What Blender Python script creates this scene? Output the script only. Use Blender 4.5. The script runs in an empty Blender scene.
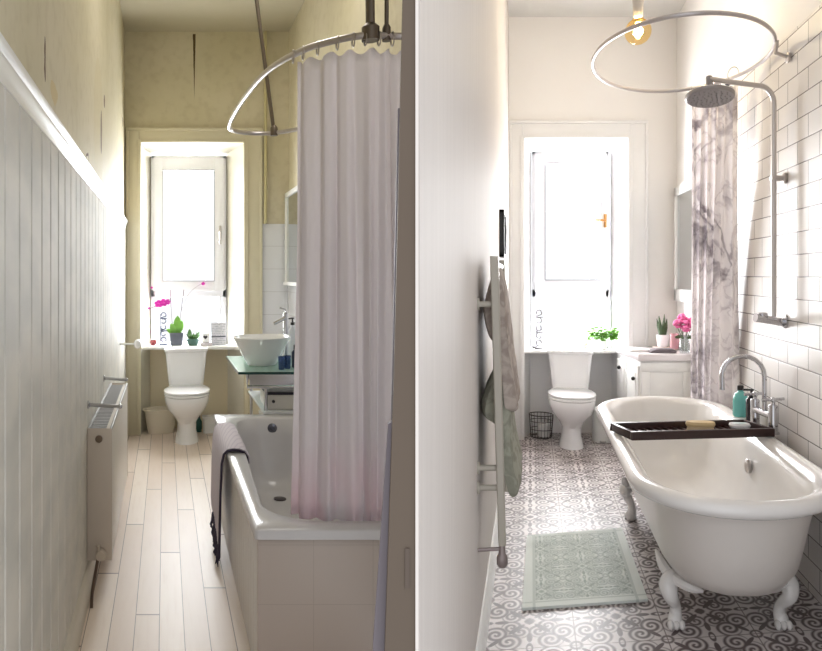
import bpy, bmesh, math, random
from math import pi, sin, cos, radians, atan, sqrt
from mathutils import Vector, Matrix
random.seed(7)
SC = bpy.context.scene
COL = SC.collection

# ------------------------------------------------------------------ camera, world, lights, exposure
F = 700.0            # focal length in pixels of the 822 wide frame
cam_d = bpy.data.cameras.new('camera')
cam_d.sensor_width = 36.0
cam_d.lens = F / 822 * 36
cam_d.shift_x = 60 / 822
cam_d.shift_y = -49.5 / 822
cam_d.clip_start = 0.05
cam = bpy.data.objects.new('camera', cam_d)
cam.location = (0, 0, 1.4)
cam.rotation_euler = (pi / 2, 0, 0)
COL.objects.link(cam)
SC.camera = cam
SC.view_settings.view_transform = 'Standard'
SC.view_settings.look = 'None'
SC.view_settings.gamma = 1
SC.view_settings.use_curve_mapping = False
SC.view_settings.exposure = 0.14

world = bpy.data.worlds.new('sky')
SC.world = world
world.use_nodes = True
wb = world.node_tree.nodes['Background']
wb.inputs['Color'].default_value = (0.95, 0.97, 1.0, 1)
wb.inputs['Strength'].default_value = 1.04


# Two bathrooms side by side.  Each has its own axes: x runs across the room, y runs down its length.
class Room:
    def __init__(s, vp):
        s.k = (vp - 351) / F
        s.vp = vp
        s.ang = -atan(s.k)
    def P(s, x, y, z=0.0):
        return Vector((x + s.k * y, y, z))

OLD = Room(165.0)
NEW = Room(531.0)


def area(name, room, x, y, z, sx, sz, power, col, rot=(pi / 2, 0, 0)):
    d = bpy.data.lights.new(name, 'AREA')
    d.shape = 'RECTANGLE'; d.size = sx; d.size_y = sz
    d.energy = power; d.color = col
    o = bpy.data.objects.new(name, d)
    o.location = room.P(x, y, z)
    o.rotation_euler = rot
    COL.objects.link(o)
    return o

# daylight coming through each window (lights stand outside the glass and face in)
area('daylight', OLD, 0.218, 6.66, 1.66, .78, 1.86, 115, (0.94, 0.97, 1.0), (-pi / 2, 0, 0))
area('daylight', NEW, 0.354, 6.47, 1.66, .80, 1.86, 140, (0.98, 0.985, 1.0), (-pi / 2, 0, 0))

# unseen fill light added to brighten the old room; no lamp hangs there
area('added_fill_light', OLD, .36, 3.6, 3.52, .5, .5, 9, (1.0, .96, .9), (0, 0, 0))

# ------------------------------------------------------------------ node helper
class S:
    """wrapper over a float socket (or number) with arithmetic"""
    nt = None
    def __init__(s, v): s.v = v
    def op(s, o, kind, rev=False, third=None):
        n = S.nt.nodes.new('ShaderNodeMath'); n.operation = kind
        args = [s, o] if o is not None else [s]
        if rev: args.reverse()
        if third is not None: args.append(third)
        for i, a in enumerate(args):
            a = a.v if isinstance(a, S) else a
            if isinstance(a, (int, float)): n.inputs[i].default_value = a
            else: S.nt.links.new(a, n.inputs[i])
        return S(n.outputs[0])
    def __add__(s, o): return s.op(o, 'ADD')
    __radd__ = __add__
    def __sub__(s, o): return s.op(o, 'SUBTRACT')
    def __rsub__(s, o): return s.op(o, 'SUBTRACT', True)
    def __mul__(s, o): return s.op(o, 'MULTIPLY')
    __rmul__ = __mul__
    def __truediv__(s, o): return s.op(o, 'DIVIDE')
    def abs(s): return s.op(None, 'ABSOLUTE')
    def sqrt(s): return s.op(None, 'SQRT')
    def fract(s): return s.op(None, 'FRACT')
    def floor(s): return s.op(None, 'FLOOR')
    def min(s, o): return s.op(o, 'MINIMUM')
    def max(s, o): return s.op(o, 'MAXIMUM')
    def lt(s, o): return s.op(o, 'LESS_THAN')
    def gt(s, o): return s.op(o, 'GREATER_THAN')
    def mod(s, o): return s.op(o, 'FLOORED_MODULO')
    def ramp(s, a, b):
        n = S.nt.nodes.new('ShaderNodeMapRange'); n.interpolation_type = 'SMOOTHSTEP'
        n.inputs['From Min'].default_value = a; n.inputs['From Max'].default_value = b
        S.nt.links.new(s.v, n.inputs['Value'])
        return S(n.outputs['Result'])

def hypot(a, b): return (a * a + b * b).sqrt()

def lin(c):
    return tuple(((v / 255) / 12.92 if v / 255 <= .04045 else ((v / 255 + .055) / 1.055) ** 2.4) for v in c) + (1,)

MATS = {}
def mat(name, rgb, rough=.5, metal=0, noise=0, nscale=8, bump=0, bscale=60, **kw):
    """plain principled material with slight procedural variation; rgb is 0..255 sRGB"""
    if name in MATS: return MATS[name]
    m = bpy.data.materials.new(name); m.use_nodes = True
    nt = m.node_tree; b = nt.nodes['Principled BSDF']
    b.inputs['Base Color'].default_value = lin(rgb)
    b.inputs['Roughness'].default_value = rough
    b.inputs['Metallic'].default_value = metal
    for k, v in kw.items():
        b.inputs[k.replace('_', ' ')].default_value = v
    tc = nt.nodes.new('ShaderNodeTexCoord')
    n = nt.nodes.new('ShaderNodeTexNoise'); n.inputs['Scale'].default_value = nscale
    n.inputs['Detail'].default_value = 4
    nt.links.new(tc.outputs['Object'], n.inputs['Vector'])
    mx = nt.nodes.new('ShaderNodeMix'); mx.data_type = 'RGBA'
    base = lin(rgb); a = noise if noise else .04
    mx.inputs['A'].default_value = tuple(c * (1 - a) for c in base[:3]) + (1,)
    mx.inputs['B'].default_value = tuple(min(1, c * (1 + a * .6)) for c in base[:3]) + (1,)
    nt.links.new(n.outputs['Fac'], mx.inputs['Factor'])
    nt.links.new(mx.outputs['Result'], b.inputs['Base Color'])
    if bump:
        n2 = nt.nodes.new('ShaderNodeTexNoise'); n2.inputs['Scale'].default_value = bscale
        nt.links.new(tc.outputs['Object'], n2.inputs['Vector'])
        bp = nt.nodes.new('ShaderNodeBump'); bp.inputs['Strength'].default_value = bump
        bp.inputs['Distance'].default_value = .01
        nt.links.new(n2.outputs['Fac'], bp.inputs['Height'])
        nt.links.new(bp.outputs['Normal'], b.inputs['Normal'])
    MATS[name] = m
    return m

def node_mat(name, room, fn, rough=.5, spec=.5):
    """fn(nt, bsdf, X, Y, Z) with X, Y, Z room coordinates as S sockets"""
    m = bpy.data.materials.new(name); m.use_nodes = True
    nt = m.node_tree; S.nt = nt
    b = nt.nodes['Principled BSDF']; b.inputs['Roughness'].default_value = rough; b.inputs['Specular IOR Level'].default_value = spec
    g = nt.nodes.new('ShaderNodeNewGeometry')
    sp = nt.nodes.new('ShaderNodeSeparateXYZ')
    nt.links.new(g.outputs['Position'], sp.inputs[0])
    x, y, z = S(sp.outputs[0]), S(sp.outputs[1]), S(sp.outputs[2])
    fn(nt, b, x - y * room.k, y, z)
    MATS[name] = m
    return m

def mixc(nt, fac, a, b):
    mx = nt.nodes.new('ShaderNodeMix'); mx.data_type = 'RGBA'
    for key, v in (('A', a), ('B', b)):
        if isinstance(v, tuple): mx.inputs[key].default_value = v
        else: nt.links.new(v, mx.inputs[key])
    nt.links.new(fac.v, mx.inputs['Factor'])
    return mx.outputs['Result']

def noise(nt, X, Y, Z, scale, detail=3, dist=0.0):
    c = nt.nodes.new('ShaderNodeCombineXYZ')
    for i, a in enumerate((X, Y, Z)):
        if isinstance(a, S): nt.links.new(a.v, c.inputs[i])
        else: c.inputs[i].default_value = a
    n = nt.nodes.new('ShaderNodeTexNoise'); n.inputs['Scale'].default_value = scale
    n.inputs['Detail'].default_value = detail; n.inputs['Distortion'].default_value = dist
    nt.links.new(c.outputs[0], n.inputs['Vector'])
    return S(n.outputs['Fac'])

def set_bump(nt, b, h, strength=.4, dist=.004):
    bp = nt.nodes.new('ShaderNodeBump'); bp.inputs['Strength'].default_value = strength
    bp.inputs['Distance'].default_value = dist
    nt.links.new(h.v, bp.inputs['Height']); nt.links.new(bp.outputs['Normal'], b.inputs['Normal'])


# ------------------------------------------------------------------ mesh helpers (all work on a bmesh in local metres)
def B(): return bmesh.new()

def box(bm, x0, x1, y0, y1, z0, z1, bev=0, seg=2):
    vs = [bm.verts.new(p) for p in ((x0,y0,z0),(x1,y0,z0),(x1,y1,z0),(x0,y1,z0),(x0,y0,z1),(x1,y0,z1),(x1,y1,z1),(x0,y1,z1))]
    fs = [bm.faces.new([vs[i] for i in f]) for f in ((3,2,1,0),(4,5,6,7),(0,1,5,4),(1,2,6,5),(2,3,7,6),(3,0,4,7))]
    if bev:
        es = list({e for f in fs for e in f.edges})
        bmesh.ops.bevel(bm, geom=es, offset=bev, segments=seg, profile=.5, affect='EDGES')
    return bm

def prism(bm, poly, z0, z1, bev=0, axis='z'):
    """extrude polygon; axis z: poly=(x,y); axis x: poly=(y,z) from z0..z1 along x; axis y: poly=(x,z)"""
    def mk(p, t):
        return (p[0], p[1], t) if axis == 'z' else ((t, p[0], p[1]) if axis == 'x' else (p[0], t, p[1]))
    a = [bm.verts.new(mk(p, z0)) for p in poly]; c = [bm.verts.new(mk(p, z1)) for p in poly]
    n = len(poly)
    fs = [bm.faces.new(a[::-1]), bm.faces.new(c)]
    for i in range(n): fs.append(bm.faces.new((a[i], a[(i+1) % n], c[(i+1) % n], c[i])))
    if bev:
        es = list({e for f in fs for e in f.edges})
        bmesh.ops.bevel(bm, geom=es, offset=bev, segments=2, profile=.5, affect='EDGES')
    bmesh.ops.recalc_face_normals(bm, faces=bm.faces[:])
    return bm

def loft(bm, rings, cap0=True, cap1=True):
    vr = [[bm.verts.new(p) for p in r] for r in rings]
    n = len(rings[0])
    for a, b in zip(vr, vr[1:]):
        for i in range(n):
            bm.faces.new((a[i], a[(i+1) % n], b[(i+1) % n], b[i]))
    if cap0: bm.faces.new(vr[0][::-1])
    if cap1: bm.faces.new(vr[-1])
    bmesh.ops.recalc_face_normals(bm, faces=bm.faces[:])
    return bm

def ell(cx, cy, rx, ry, z, n=32, e=2.0):
    out = []
    for i in range(n):
        t = 2 * pi * i / n
        c, s = cos(t), sin(t)
        out.append((cx + rx * math.copysign(abs(c) ** (2 / e), c), cy + ry * math.copysign(abs(s) ** (2 / e), s), z))
    return out

def rrect(x0, x1, y0, y1, rx, ry, z, n=8):
    out = []
    for cx, cy, a0 in ((x1 - rx, y1 - ry, 0), (x0 + rx, y1 - ry, pi/2), (x0 + rx, y0 + ry, pi), (x1 - rx, y0 + ry, 3*pi/2)):
        for i in range(n + 1):
            a = a0 + pi / 2 * i / n
            out.append((cx + rx * cos(a), cy + ry * sin(a), z))
    return out

def lathe(bm, prof, cx=0, cy=0, n=24, axis='z', cap=True):
    rings = []
    for r, h in prof:
        ring = []
        for i in range(n):
            a = 2 * pi * i / n
            if axis == 'z': ring.append((cx + r * cos(a), cy + r * sin(a), h))
            elif axis == 'x': ring.append((h, cx + r * cos(a), cy + r * sin(a)))
            else: ring.append((cx + r * cos(a), h, cy + r * sin(a)))
        rings.append(ring)
    return loft(bm, rings, cap, cap)

def tube(bm, pts, r, n=10, closed=False):
    pts = [Vector(p) for p in pts]
    m = len(pts); rr = r if isinstance(r, (list, tuple)) else [r] * m
    rings = []; up = None
    for i, p in enumerate(pts):
        if closed: t = pts[(i+1) % m] - pts[i-1]
        else: t = pts[min(i+1, m-1)] - pts[max(i-1, 0)]
        t.normalize()
        if up is None:
            up = Vector((0, 0, 1)) if abs(t.z) < .9 else Vector((1, 0, 0))
        up = (up - t * up.dot(t)).normalized()
        sd = t.cross(up)
        rings.append([tuple(p + (up * cos(2*pi*j/n) + sd * sin(2*pi*j/n)) * rr[i]) for j in range(n)])
    if closed:
        rings.append(rings[0])
        vr = [[bm.verts.new(q) for q in rg] for rg in rings[:-1]]
        for i in range(m):
            a, b = vr[i], vr[(i+1) % m]
            for j in range(n): bm.faces.new((a[j], a[(j+1) % n], b[(j+1) % n], b[j]))
        bmesh.ops.recalc_face_normals(bm, faces=bm.faces[:])
    else: loft(bm, rings)
    return bm

def ball(bm, c, r, sx=1, sy=1, sz=1, seg=12):
    bmesh.ops.create_uvsphere(bm, u_segments=seg, v_segments=max(6, seg * 2 // 3), radius=1,
        matrix=Matrix.Translation(c) @ Matrix.Diagonal((r * sx, r * sy, r * sz, 1)))
    return bm

def smoothpath(pts, sub=6):
    """Catmull-Rom through points"""
    pts = [Vector(p) for p in pts]; out = []
    for i in range(len(pts) - 1):
        p0, p1, p2, p3 = pts[max(i-1, 0)], pts[i], pts[i+1], pts[min(i+2, len(pts)-1)]
        for j in range(sub):
            t = j / sub
            out.append(.5 * ((2*p1) + (p2-p0)*t + (2*p0-5*p1+4*p2-p3)*t*t + (3*p1-p0-3*p2+p3)*t**3))
    out.append(pts[-1])
    return out

def make_obj(name, bm, m, skew=0.0, smooth=40):
    if skew:
        for v in bm.verts: v.co.x += skew * v.co.y
    me = bpy.data.meshes.new(name)
    bm.to_mesh(me); bm.free()
    if m is not None: me.materials.append(m)
    if smooth:
        me.polygons.foreach_set('use_smooth', [True] * len(me.polygons))
        me.set_sharp_from_angle(angle=radians(smooth))
    me.update()
    o = bpy.data.objects.new(name, me); COL.objects.link(o)
    return o

def structure(name, room, bm, m, label, parent=None, smooth=40):
    """setting piece whose mesh is given in room coordinates"""
    o = make_obj(name, bm, m, room.k if room else 0, smooth)
    if parent: o.parent = parent
    else: o['kind'] = 'structure'; o['label'] = label
    return o

class Thing:
    """an Empty at the base of a thing; fit=True: parts follow the lines of the room, else a free-standing rigid thing"""
    def __init__(s, name, label, cat, room, x, y, z=0, fit=False, rot=0, group=None, kind=None):
        e = bpy.data.objects.new(name, None); COL.objects.link(e)
        e.empty_display_size = .1
        e.location = room.P(x, y, z)
        e.rotation_euler = (0, 0, 0 if fit else room.ang + rot)
        if kind: e['kind'] = kind
        else: e['category'] = cat
        e['label'] = label
        if group: e['group'] = group
        s.e = e; s.skew = room.k if fit else 0
    def part(s, name, bm, m, parent=None, label=None, smooth=40):
        o = make_obj(name, bm, m, s.skew, smooth)
        o.parent = parent or s.e
        if label: o['label'] = label
        return o

def single(name, label, cat, room, x, y, z, bm, m, fit=False, rot=0, group=None, smooth=40):
    o = make_obj(name, bm, m, room.k if fit else 0, smooth)
    o.location = room.P(x, y, z); o.rotation_euler = (0, 0, 0 if fit else room.ang + rot)
    o['label'] = label; o['category'] = cat
    if group: o['group'] = group
    return o

# ------------------------------------------------------------------ materials
white_gloss = mat('white_gloss_paint', (240, 240, 238), .3)
frame_white = mat('window_frame_white', (236, 236, 242), .35)
ceramic = mat('white_ceramic', (244, 244, 245), .12, Coat_Weight=.5)
enamel = mat('white_enamel', (240, 238, 236), .14, Coat_Weight=.4)
acrylic = mat('grey_white_acrylic', (214, 212, 214), .2)
tub_body = mat('tub_body_paint', (228, 223, 218), .3)
chrome = mat('chrome', (200, 200, 204), .13, 1)
brushed = mat('brushed_steel', (200, 195, 192), .33, 1)
dark_metal = mat('dull_rail_metal', (190, 184, 184), .28, .9)
white_metal = mat('white_radiator_enamel', (225, 220, 212), .3)
black = mat('black_plastic', (25, 24, 26), .35)
dark_wood = mat('dark_stained_wood', (48, 26, 24), .35, 0, .25, 30)
green_leaf = mat('leaf_green', (92, 150, 38), .45, 0, .3, 20)
dark_leaf = mat('cactus_green', (62, 84, 44), .5, 0, .3, 30)
cream_paint = mat('cream_paint', (216, 204, 170), .5, 0, .05, 3)
magenta = mat('orchid_magenta', (215, 40, 175), .5, 0, .15, 40)
peony_pink = mat('peony_pink', (228, 110, 165), .6, 0, .2, 40)

def glass_mat(name, tint=(255, 255, 255), refl=.12, alpha=.0, rgb=None):
    m = bpy.data.materials.new(name); m.use_nodes = True; nt = m.node_tree
    out = nt.nodes['Material Output']; nt.nodes.remove(nt.nodes['Principled BSDF'])
    tr = nt.nodes.new('ShaderNodeBsdfTransparent'); tr.inputs[0].default_value = lin(tint)
    gl = nt.nodes.new('ShaderNodeBsdfGlossy'); gl.inputs['Roughness'].default_value = .03
    mx = nt.nodes.new('ShaderNodeMixShader'); mx.inputs[0].default_value = refl
    nt.links.new(tr.outputs[0], mx.inputs[1]); nt.links.new(gl.outputs[0], mx.inputs[2])
    last = mx
    if alpha:
        df = nt.nodes.new('ShaderNodeBsdfDiffuse'); df.inputs[0].default_value = lin(rgb or tint)
        m2 = nt.nodes.new('ShaderNodeMixShader'); m2.inputs[0].default_value = alpha
        nt.links.new(mx.outputs[0], m2.inputs[1]); nt.links.new(df.outputs[0], m2.inputs[2]); last = m2
    nt.links.new(last.outputs[0], out.inputs['Surface'])
    return m
pane_glass = glass_mat('window_glass', refl=.04)
table_glass = glass_mat('green_table_glass', (215, 236, 228), .3, .35, (200, 228, 218))
edge_glass = mat('dark_green_glass_edge', (20, 62, 58), .15)
blue_glass = glass_mat('blue_glass', (110, 150, 205), .15, .35, (80, 120, 180))
clear_glass = glass_mat('clear_glass', (240, 244, 244), .12, .12, (235, 238, 240))
teal_liquid = mat('teal_liquid_soap', (120, 205, 200), .2, Transmission_Weight=.1)

def cloth_mat(name, rgb, fn=None, trans=.4, rough=.9):
    m = bpy.data.materials.new(name); m.use_nodes = True; nt = m.node_tree; S.nt = nt
    b = nt.nodes['Principled BSDF']; b.inputs['Base Color'].default_value = lin(rgb); b.inputs['Roughness'].default_value = rough
    tl = nt.nodes.new('ShaderNodeBsdfTranslucent'); tl.inputs[0].default_value = lin(rgb)
    mx = nt.nodes.new('ShaderNodeMixShader'); mx.inputs[0].default_value = trans
    nt.links.new(b.outputs[0], mx.inputs[1]); nt.links.new(tl.outputs[0], mx.inputs[2])
    nt.links.new(mx.outputs[0], nt.nodes['Material Output'].inputs['Surface'])
    if fn:
        tc = nt.nodes.new('ShaderNodeTexCoord'); sp = nt.nodes.new('ShaderNodeSeparateXYZ')
        nt.links.new(tc.outputs['Object'], sp.inputs[0])
        c = fn(nt, S(sp.outputs[0]), S(sp.outputs[1]), S(sp.outputs[2]))
        nt.links.new(c, b.inputs['Base Color']); nt.links.new(c, tl.inputs[0])
    return m

# wall of the old room above the boards: blotchy olive cream plaster with chips and cracks
def old_wall(nt, b, X, Y, Z):
    n1 = noise(nt, X, Y, Z, 1.3, 4); n2 = noise(nt, X, Y, Z, 14, 4)
    c = mixc(nt, n1.ramp(.3, .7), lin((208, 199, 168)), lin((220, 211, 186)))
    c = mixc(nt, n2.ramp(.45, .75) * .25, c, lin((176, 162, 126)))
    wob = (n2 - .5) * .05
    def blot(y0, z0, ry, rz): return hypot((Y - y0 + wob) / ry, (Z - z0 + wob) / rz)
    onleft = X.lt(-.2)
    pale = blot(3.75, 2.2, .26, .36).lt(1) * onleft
    c = mixc(nt, pale * .5, c, lin((208, 196, 160)))
    chip = blot(2.24, 1.99, .07, .035).lt(1) * onleft
    c = mixc(nt, chip, c, lin((214, 196, 150)))
    dark = blot(2.07, 2.04, .016, .07).lt(1).max(blot(3.9, 2.2, .045, .12).lt(1)).max(blot(3.2, 1.93, .06, .03).lt(1) * blot(3.2, 1.93, .045, .02).gt(1)).max(blot(5.9, 2.7, .05, .04).lt(1)).max(blot(4.1, 2.42, .04, .04).lt(1)) * onleft
    c = mixc(nt, dark, c, lin((96, 66, 34)))
    w = (Z - 2.95) * .022
    crack = (X - .257 + wob * .15).abs().lt(w) * Y.gt(6.0) * Z.lt(3.53)
    c = mixc(nt, crack, c, lin((84, 66, 30)))
    nt.links.new(c, b.inputs['Base Color'])
    set_bump(nt, b, n2, .25, .01)
m_oldwall = node_mat('old_olive_plaster', OLD, old_wall, .6)
m_oldceil = mat('old_ceiling_paint', (196, 188, 164), .8, 0, .08, 3)

def old_boards(nt, b, X, Y, Z):
    n = noise(nt, X, Y * .3, Z * .6, 12, 3)
    c = mixc(nt, n.ramp(.3, .7), lin((206, 204, 196)), lin((222, 218, 208)))
    nt.links.new(c, b.inputs['Base Color'])
m_boards = node_mat('painted_tongue_and_groove', OLD, old_boards, .6, .2)

def old_floor(nt, b, X, Y, Z):
    w = .098
    u = (X + 10.02) / w; i = u.floor(); fu = u.fract()
    v = (Y + 10 + (i * .618).fract() * 1.7) / 1.7; fv = v.fract()
    gap = (fu.lt(.035)).max(fv.lt(.006))
    t = noise(nt, i * 3.17, v.floor() * 5.3, 0, 7.3, 0)
    g = noise(nt, X * 9, Y * .8, 0, 6, 4)
    c = mixc(nt, t.ramp(.3, .7), lin((222, 204, 188)), lin((236, 222, 208)))
    c = mixc(nt, g.ramp(.45, .8) * .35, c, lin((208, 186, 166)))
    c = mixc(nt, gap, c, lin((140, 122, 110)))
    nt.links.new(c, b.inputs['Base Color'])
    set_bump(nt, b, 1 - gap, .3, .003)
m_oldfloor = node_mat('pale_painted_floorboards', OLD, old_floor, .42)

def scroll(nt, U, V, soft=.03):
    """encaustic scroll ornament; U, V in -1..1; returns 0..1 mask of the dark figure"""
    a0, b0 = U.abs(), V.abs()
    a, b = a0.max(b0), a0.min(b0)
    def ring(x, y, r, w): return (hypot(a - x, b - y) - r).abs() - w
    def disc(x, y, r): return hypot(a - x, b - y) - r
    def spiral(x, y, R, pitch, w):
        rho = hypot(a - x, b - y)
        th = (b - y).op(a - x, 'ARCTAN2') / (2 * pi)
        q = ((rho / pitch - th).mod(1.0) - .5).abs()
        return ((.5 - q) * pitch - w).max(rho - R)
    d = spiral(.40, .21, .235, .125, .034).min(spiral(.74, .46, .29, .145, .04))
    d = d.min(ring(1.0, 1.0, .12, .03)).min(hypot((a - b) * 2.6, (2 - a - b) * .72 - .36) - .2).min(hypot(b * 2.6, (1 - a) * 1.1) - .2).max(.075 - hypot(b * 1.6, 1 - a))
    # petals on the diagonals and axes
    p1 = hypot((a - b) * 2.6, (a + b) * .72 - .42) - .25
    p2 = hypot(b * 3.0, (a - .62) * 1.1) - .19
    star = a + b * .6 - .13
    d = d.min(p1).min(p2).min(star)
    return 1 - d.ramp(-soft, soft)

def new_floor(nt, b, X, Y, Z):
    Yr = Y - X * .12
    tu = (X - .172 + 7.1) / .355; tv = (Yr - 2.634 + 8.2) / .41
    U = tu.fract() * 2 - 1; V = tv.fract() * 2 - 1
    m = scroll(nt, U, V)
    g = (U.abs().gt(.985)).max(V.abs().gt(.987))
    ct = noise(nt, X, Y, 0, 3, 2)
    c = mixc(nt, m, lin((220, 213, 211)), lin((88, 74, 74)))
    c = mixc(nt, ct * .14, c, lin((150, 140, 140)))
    c = mixc(nt, g * .8, c, lin((112, 98, 92)))
    nt.links.new(c, b.inputs['Base Color'])
m_newfloor = node_mat('patterned_floor_tile', NEW, new_floor, .42)

def metro(nt, b, X, Y, Z):
    r = (Z - .037 + 1.045) / .1045; i = r.floor(); fr = r.fract()
    c_ = (Y + 5 + i.mod(2) * .125) / .25; fc = c_.fract()
    dz = (fr - .5).abs() * .1045; dy = (fc - .5).abs() * .25
    g = (dz.gt(.0498)).max(dy.gt(.1225))
    t = noise(nt, i * 2.7, c_.floor() * 3.1, 0, 5, 0)
    c = mixc(nt, t.ramp(.3, .7), lin((218, 213, 209)), lin((232, 228, 225)))
    c = mixc(nt, g, c, lin((92, 82, 78)))
    nt.links.new(c, b.inputs['Base Color'])
    h = (dz.ramp(.0515, .047)) * (dy.ramp(.1245, .12))
    set_bump(nt, b, h, .3, .002)
m_metro = node_mat('white_metro_tile', NEW, metro, .42, .35)

def new_paint(nt, b, X, Y, Z):
    n = noise(nt, X, Y * 6, Z * .25, 6, 4)
    c = mixc(nt, n, lin((212, 205, 200)), lin((224, 218, 213)))
    nt.links.new(c, b.inputs['Base Color'])
    set_bump(nt, b, n, .12, .003)
m_gloss = node_mat('brushed_gloss_white_wall', NEW, new_paint, .62, .2)
m_newwall = mat('soft_white_wall', (240, 237, 234), .6, 0, .03, 2)
m_newceil = mat('new_ceiling_white', (226, 225, 222), .8)

# ------------------------------------------------------------------ shells
YO, YN = 6.16, 6.0          # back wall planes
FO, FN = 6.46, 6.27         # window planes
HO, HN = 3.55, 3.62         # ceilings
LO, RO = -.355, 1.09        # side walls of the old room
LN, RN = -.19, 1.25         # side walls of the new room

# old room
bm = B(); prism(bm, [(LO, .9), (RO - .72, 1.5), (RO - .3, 2.4), (RO, 2.55), (RO, FO + .12), (LO, FO + .12)], -.1, 0)
structure('floor', OLD, bm, m_oldfloor, 'pale pinkish wooden floorboards of the old bathroom')
bm = B(); prism(bm, [(LO - .1, .9), (.28, 1.19), (RO - .06, 2.55), (RO + .02, 2.6), (RO + .02, FO + .12), (LO - .1, FO + .12)], HO, HO + .08)
structure('ceiling', OLD, bm, m_oldceil, 'dull cream ceiling of the old bathroom')
bm = B(); box(bm, LO - .1, LO, .9, YO, 0, HO)
structure('wall_left', OLD, bm, m_oldwall, 'left wall of the old bathroom, chipped olive cream plaster above white boards')
bm = B()                       # boards with V grooves, real relief
pts = []; y = .9
while y < YO - .001:
    w = .15
    pts += [(LO + .001, y), (LO + .001, y + .003), (LO + .012, y + .011), (LO + .012, min(y + w - .008, YO))]
    y += w
pts = [p for p in pts if p[1] <= YO]
poly = [(LO - .005, .9)] + pts[:] + [(LO + .004, YO), (LO - .005, YO)]
prism(bm, poly, 0, 1.81)
structure('trim_1', OLD, bm, m_boards, 'white tongue and groove boards covering the lower left wall', smooth=10)
bm = B()
prof = [(LO, 1.80), (LO + .014, 1.805), (LO + .015, 1.835), (LO + .021, 1.846), (LO + .021, 1.858), (LO + .028, 1.865), (LO + .03, 1.882), (LO, 1.885)]
prism(bm, prof, .9, YO, axis='y')
structure('trim_2', OLD, bm, white_gloss, 'white moulded dado rail along the left wall')
bm = B(); prism(bm, [(LO + .01, 0), (LO + .03, 0), (LO + .03, .1), (LO + .024, .125), (LO + .012, .135)], .9, YO, axis='y')
structure('baseboard_left', OLD, bm, mat('old_baseboard', (205, 198, 182), .4), 'cream skirting board under the white boards')

def back_wall(room, XL, XR, Yw, Yf, xo0, xo1, xi0, xi1, H, ztop, zsill, m, m_reveal, m_panel, name_n, lab):
    bm = B()
    box(bm, XL - .1, xo0, Yw, Yf + .1, 0, H); box(bm, xo1, XR + .1, Yw, Yf + .1, 0, H)
    box(bm, xo0, xo1, Yw, Yf + .1, ztop, H)
    structure('wall_back', room, bm, m, 'back wall around the window of the ' + lab + ' bathroom')
    bm = B()
    e = .003
    prism(bm, [(xo0 - e, Yw - .002), (xi0, Yf), (xi0, Yf + .09), (xo0 - e, Yf + .09)], 0, ztop + .0)
    prism(bm, [(xo1 + e, Yw - .002), (xi1, Yf), (xi1, Yf + .09), (xo1 + e, Yf + .09)], 0, ztop)
    prism(bm, [(Yw - .002, ztop + e), (Yf, ztop - .05), (Yf + .09, ztop - .05), (Yf + .09, ztop + e)], xo0, xo1, axis='x')
    structure('trim_3', room, bm, m_reveal, 'splayed white window reveal of the ' + lab + ' bathroom')
    bm = B(); box(bm, xi0 - .1, xi1 + .1, Yf - .02, Yf + .08, 0, zsill - .02)
    structure('wall_back', room, bm, m_panel, 'recessed panel under the window sill of the ' + lab + ' bathroom')

back_wall(OLD, LO, RO, YO, FO, -.229, .709, -.13, .566, HO, 2.575, .765, m_oldwall,
          mat('old_reveal_paint', (236, 232, 218), .45), mat('old_panel_cream', (234, 222, 192), .5, 0, .05, 4), 1, 'old')
back_wall(NEW, LN, RN, YN, FN, -.074, .848, .0, .708, HN, 2.58, .755, m_newwall,
          mat('new_reveal_paint', (240, 240, 240), .45), mat('new_panel_white', (242, 240, 239), .5), 2, 'new')

def architrave(room, Yw, x00, xo0, xo1, x11, zt, zo, m, lab):
    bm = B()
    for a, b, s in ((x00, xo0, 1), (xo1, x11, -1)):
        box(bm, a, b, Yw - .022, Yw + .002, 0, zt, .003)
        q = b if s > 0 else a
        box(bm, q - .018, q + .018, Yw - .034, Yw, 0, zo + .02, .004)
        q = a if s > 0 else b
        box(bm, q - .012 + .012 * s, q + .012 + .012 * s, Yw - .034, Yw, 0, zt, .004)
    box(bm, xo0 + .0005, xo1 - .0005, Yw - .0215, Yw + .0015, zo, zt - .0005, .003)
    box(bm, x00 + .002, x11 - .002, Yw - .037, Yw - .001, zt - .0195, zt + .01, .005)
    box(bm, xo0 + .02, xo1 - .02, Yw - .0335, Yw - .001, zo - .004, zo + .0215, .004)
    structure('trim_4', room, bm, m, 'wide moulded architrave around the window of the ' + lab + ' bathroom')
architrave(OLD, YO, LO + .012, -.229, .709, .854, 2.69, 2.575, mat('old_architrave_cream', (218, 210, 184), .45), 'old')
architrave(NEW, YN, LN, -.074, .848, 1.0, 2.72, 2.58, mat('new_architrave_white', (234, 233, 232), .4), 'new')

# sills
bm = B(); prism(bm, [(-.20, YO + .02), (.66, YO + .02), (.60, FO), (-.14, FO)], .75, .775, .004)
structure('trim_5', OLD, bm, white_gloss, 'white window sill behind the toilet with the orchid pots')
bm = B(); prism(bm, [(-.06, YN + .01), (.835, YN + .01), (.72, FN), (0, FN)], .735, .758, .004)
structure('trim_6', NEW, bm, white_gloss, 'white window sill behind the toilet with the leafy plant')

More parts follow.
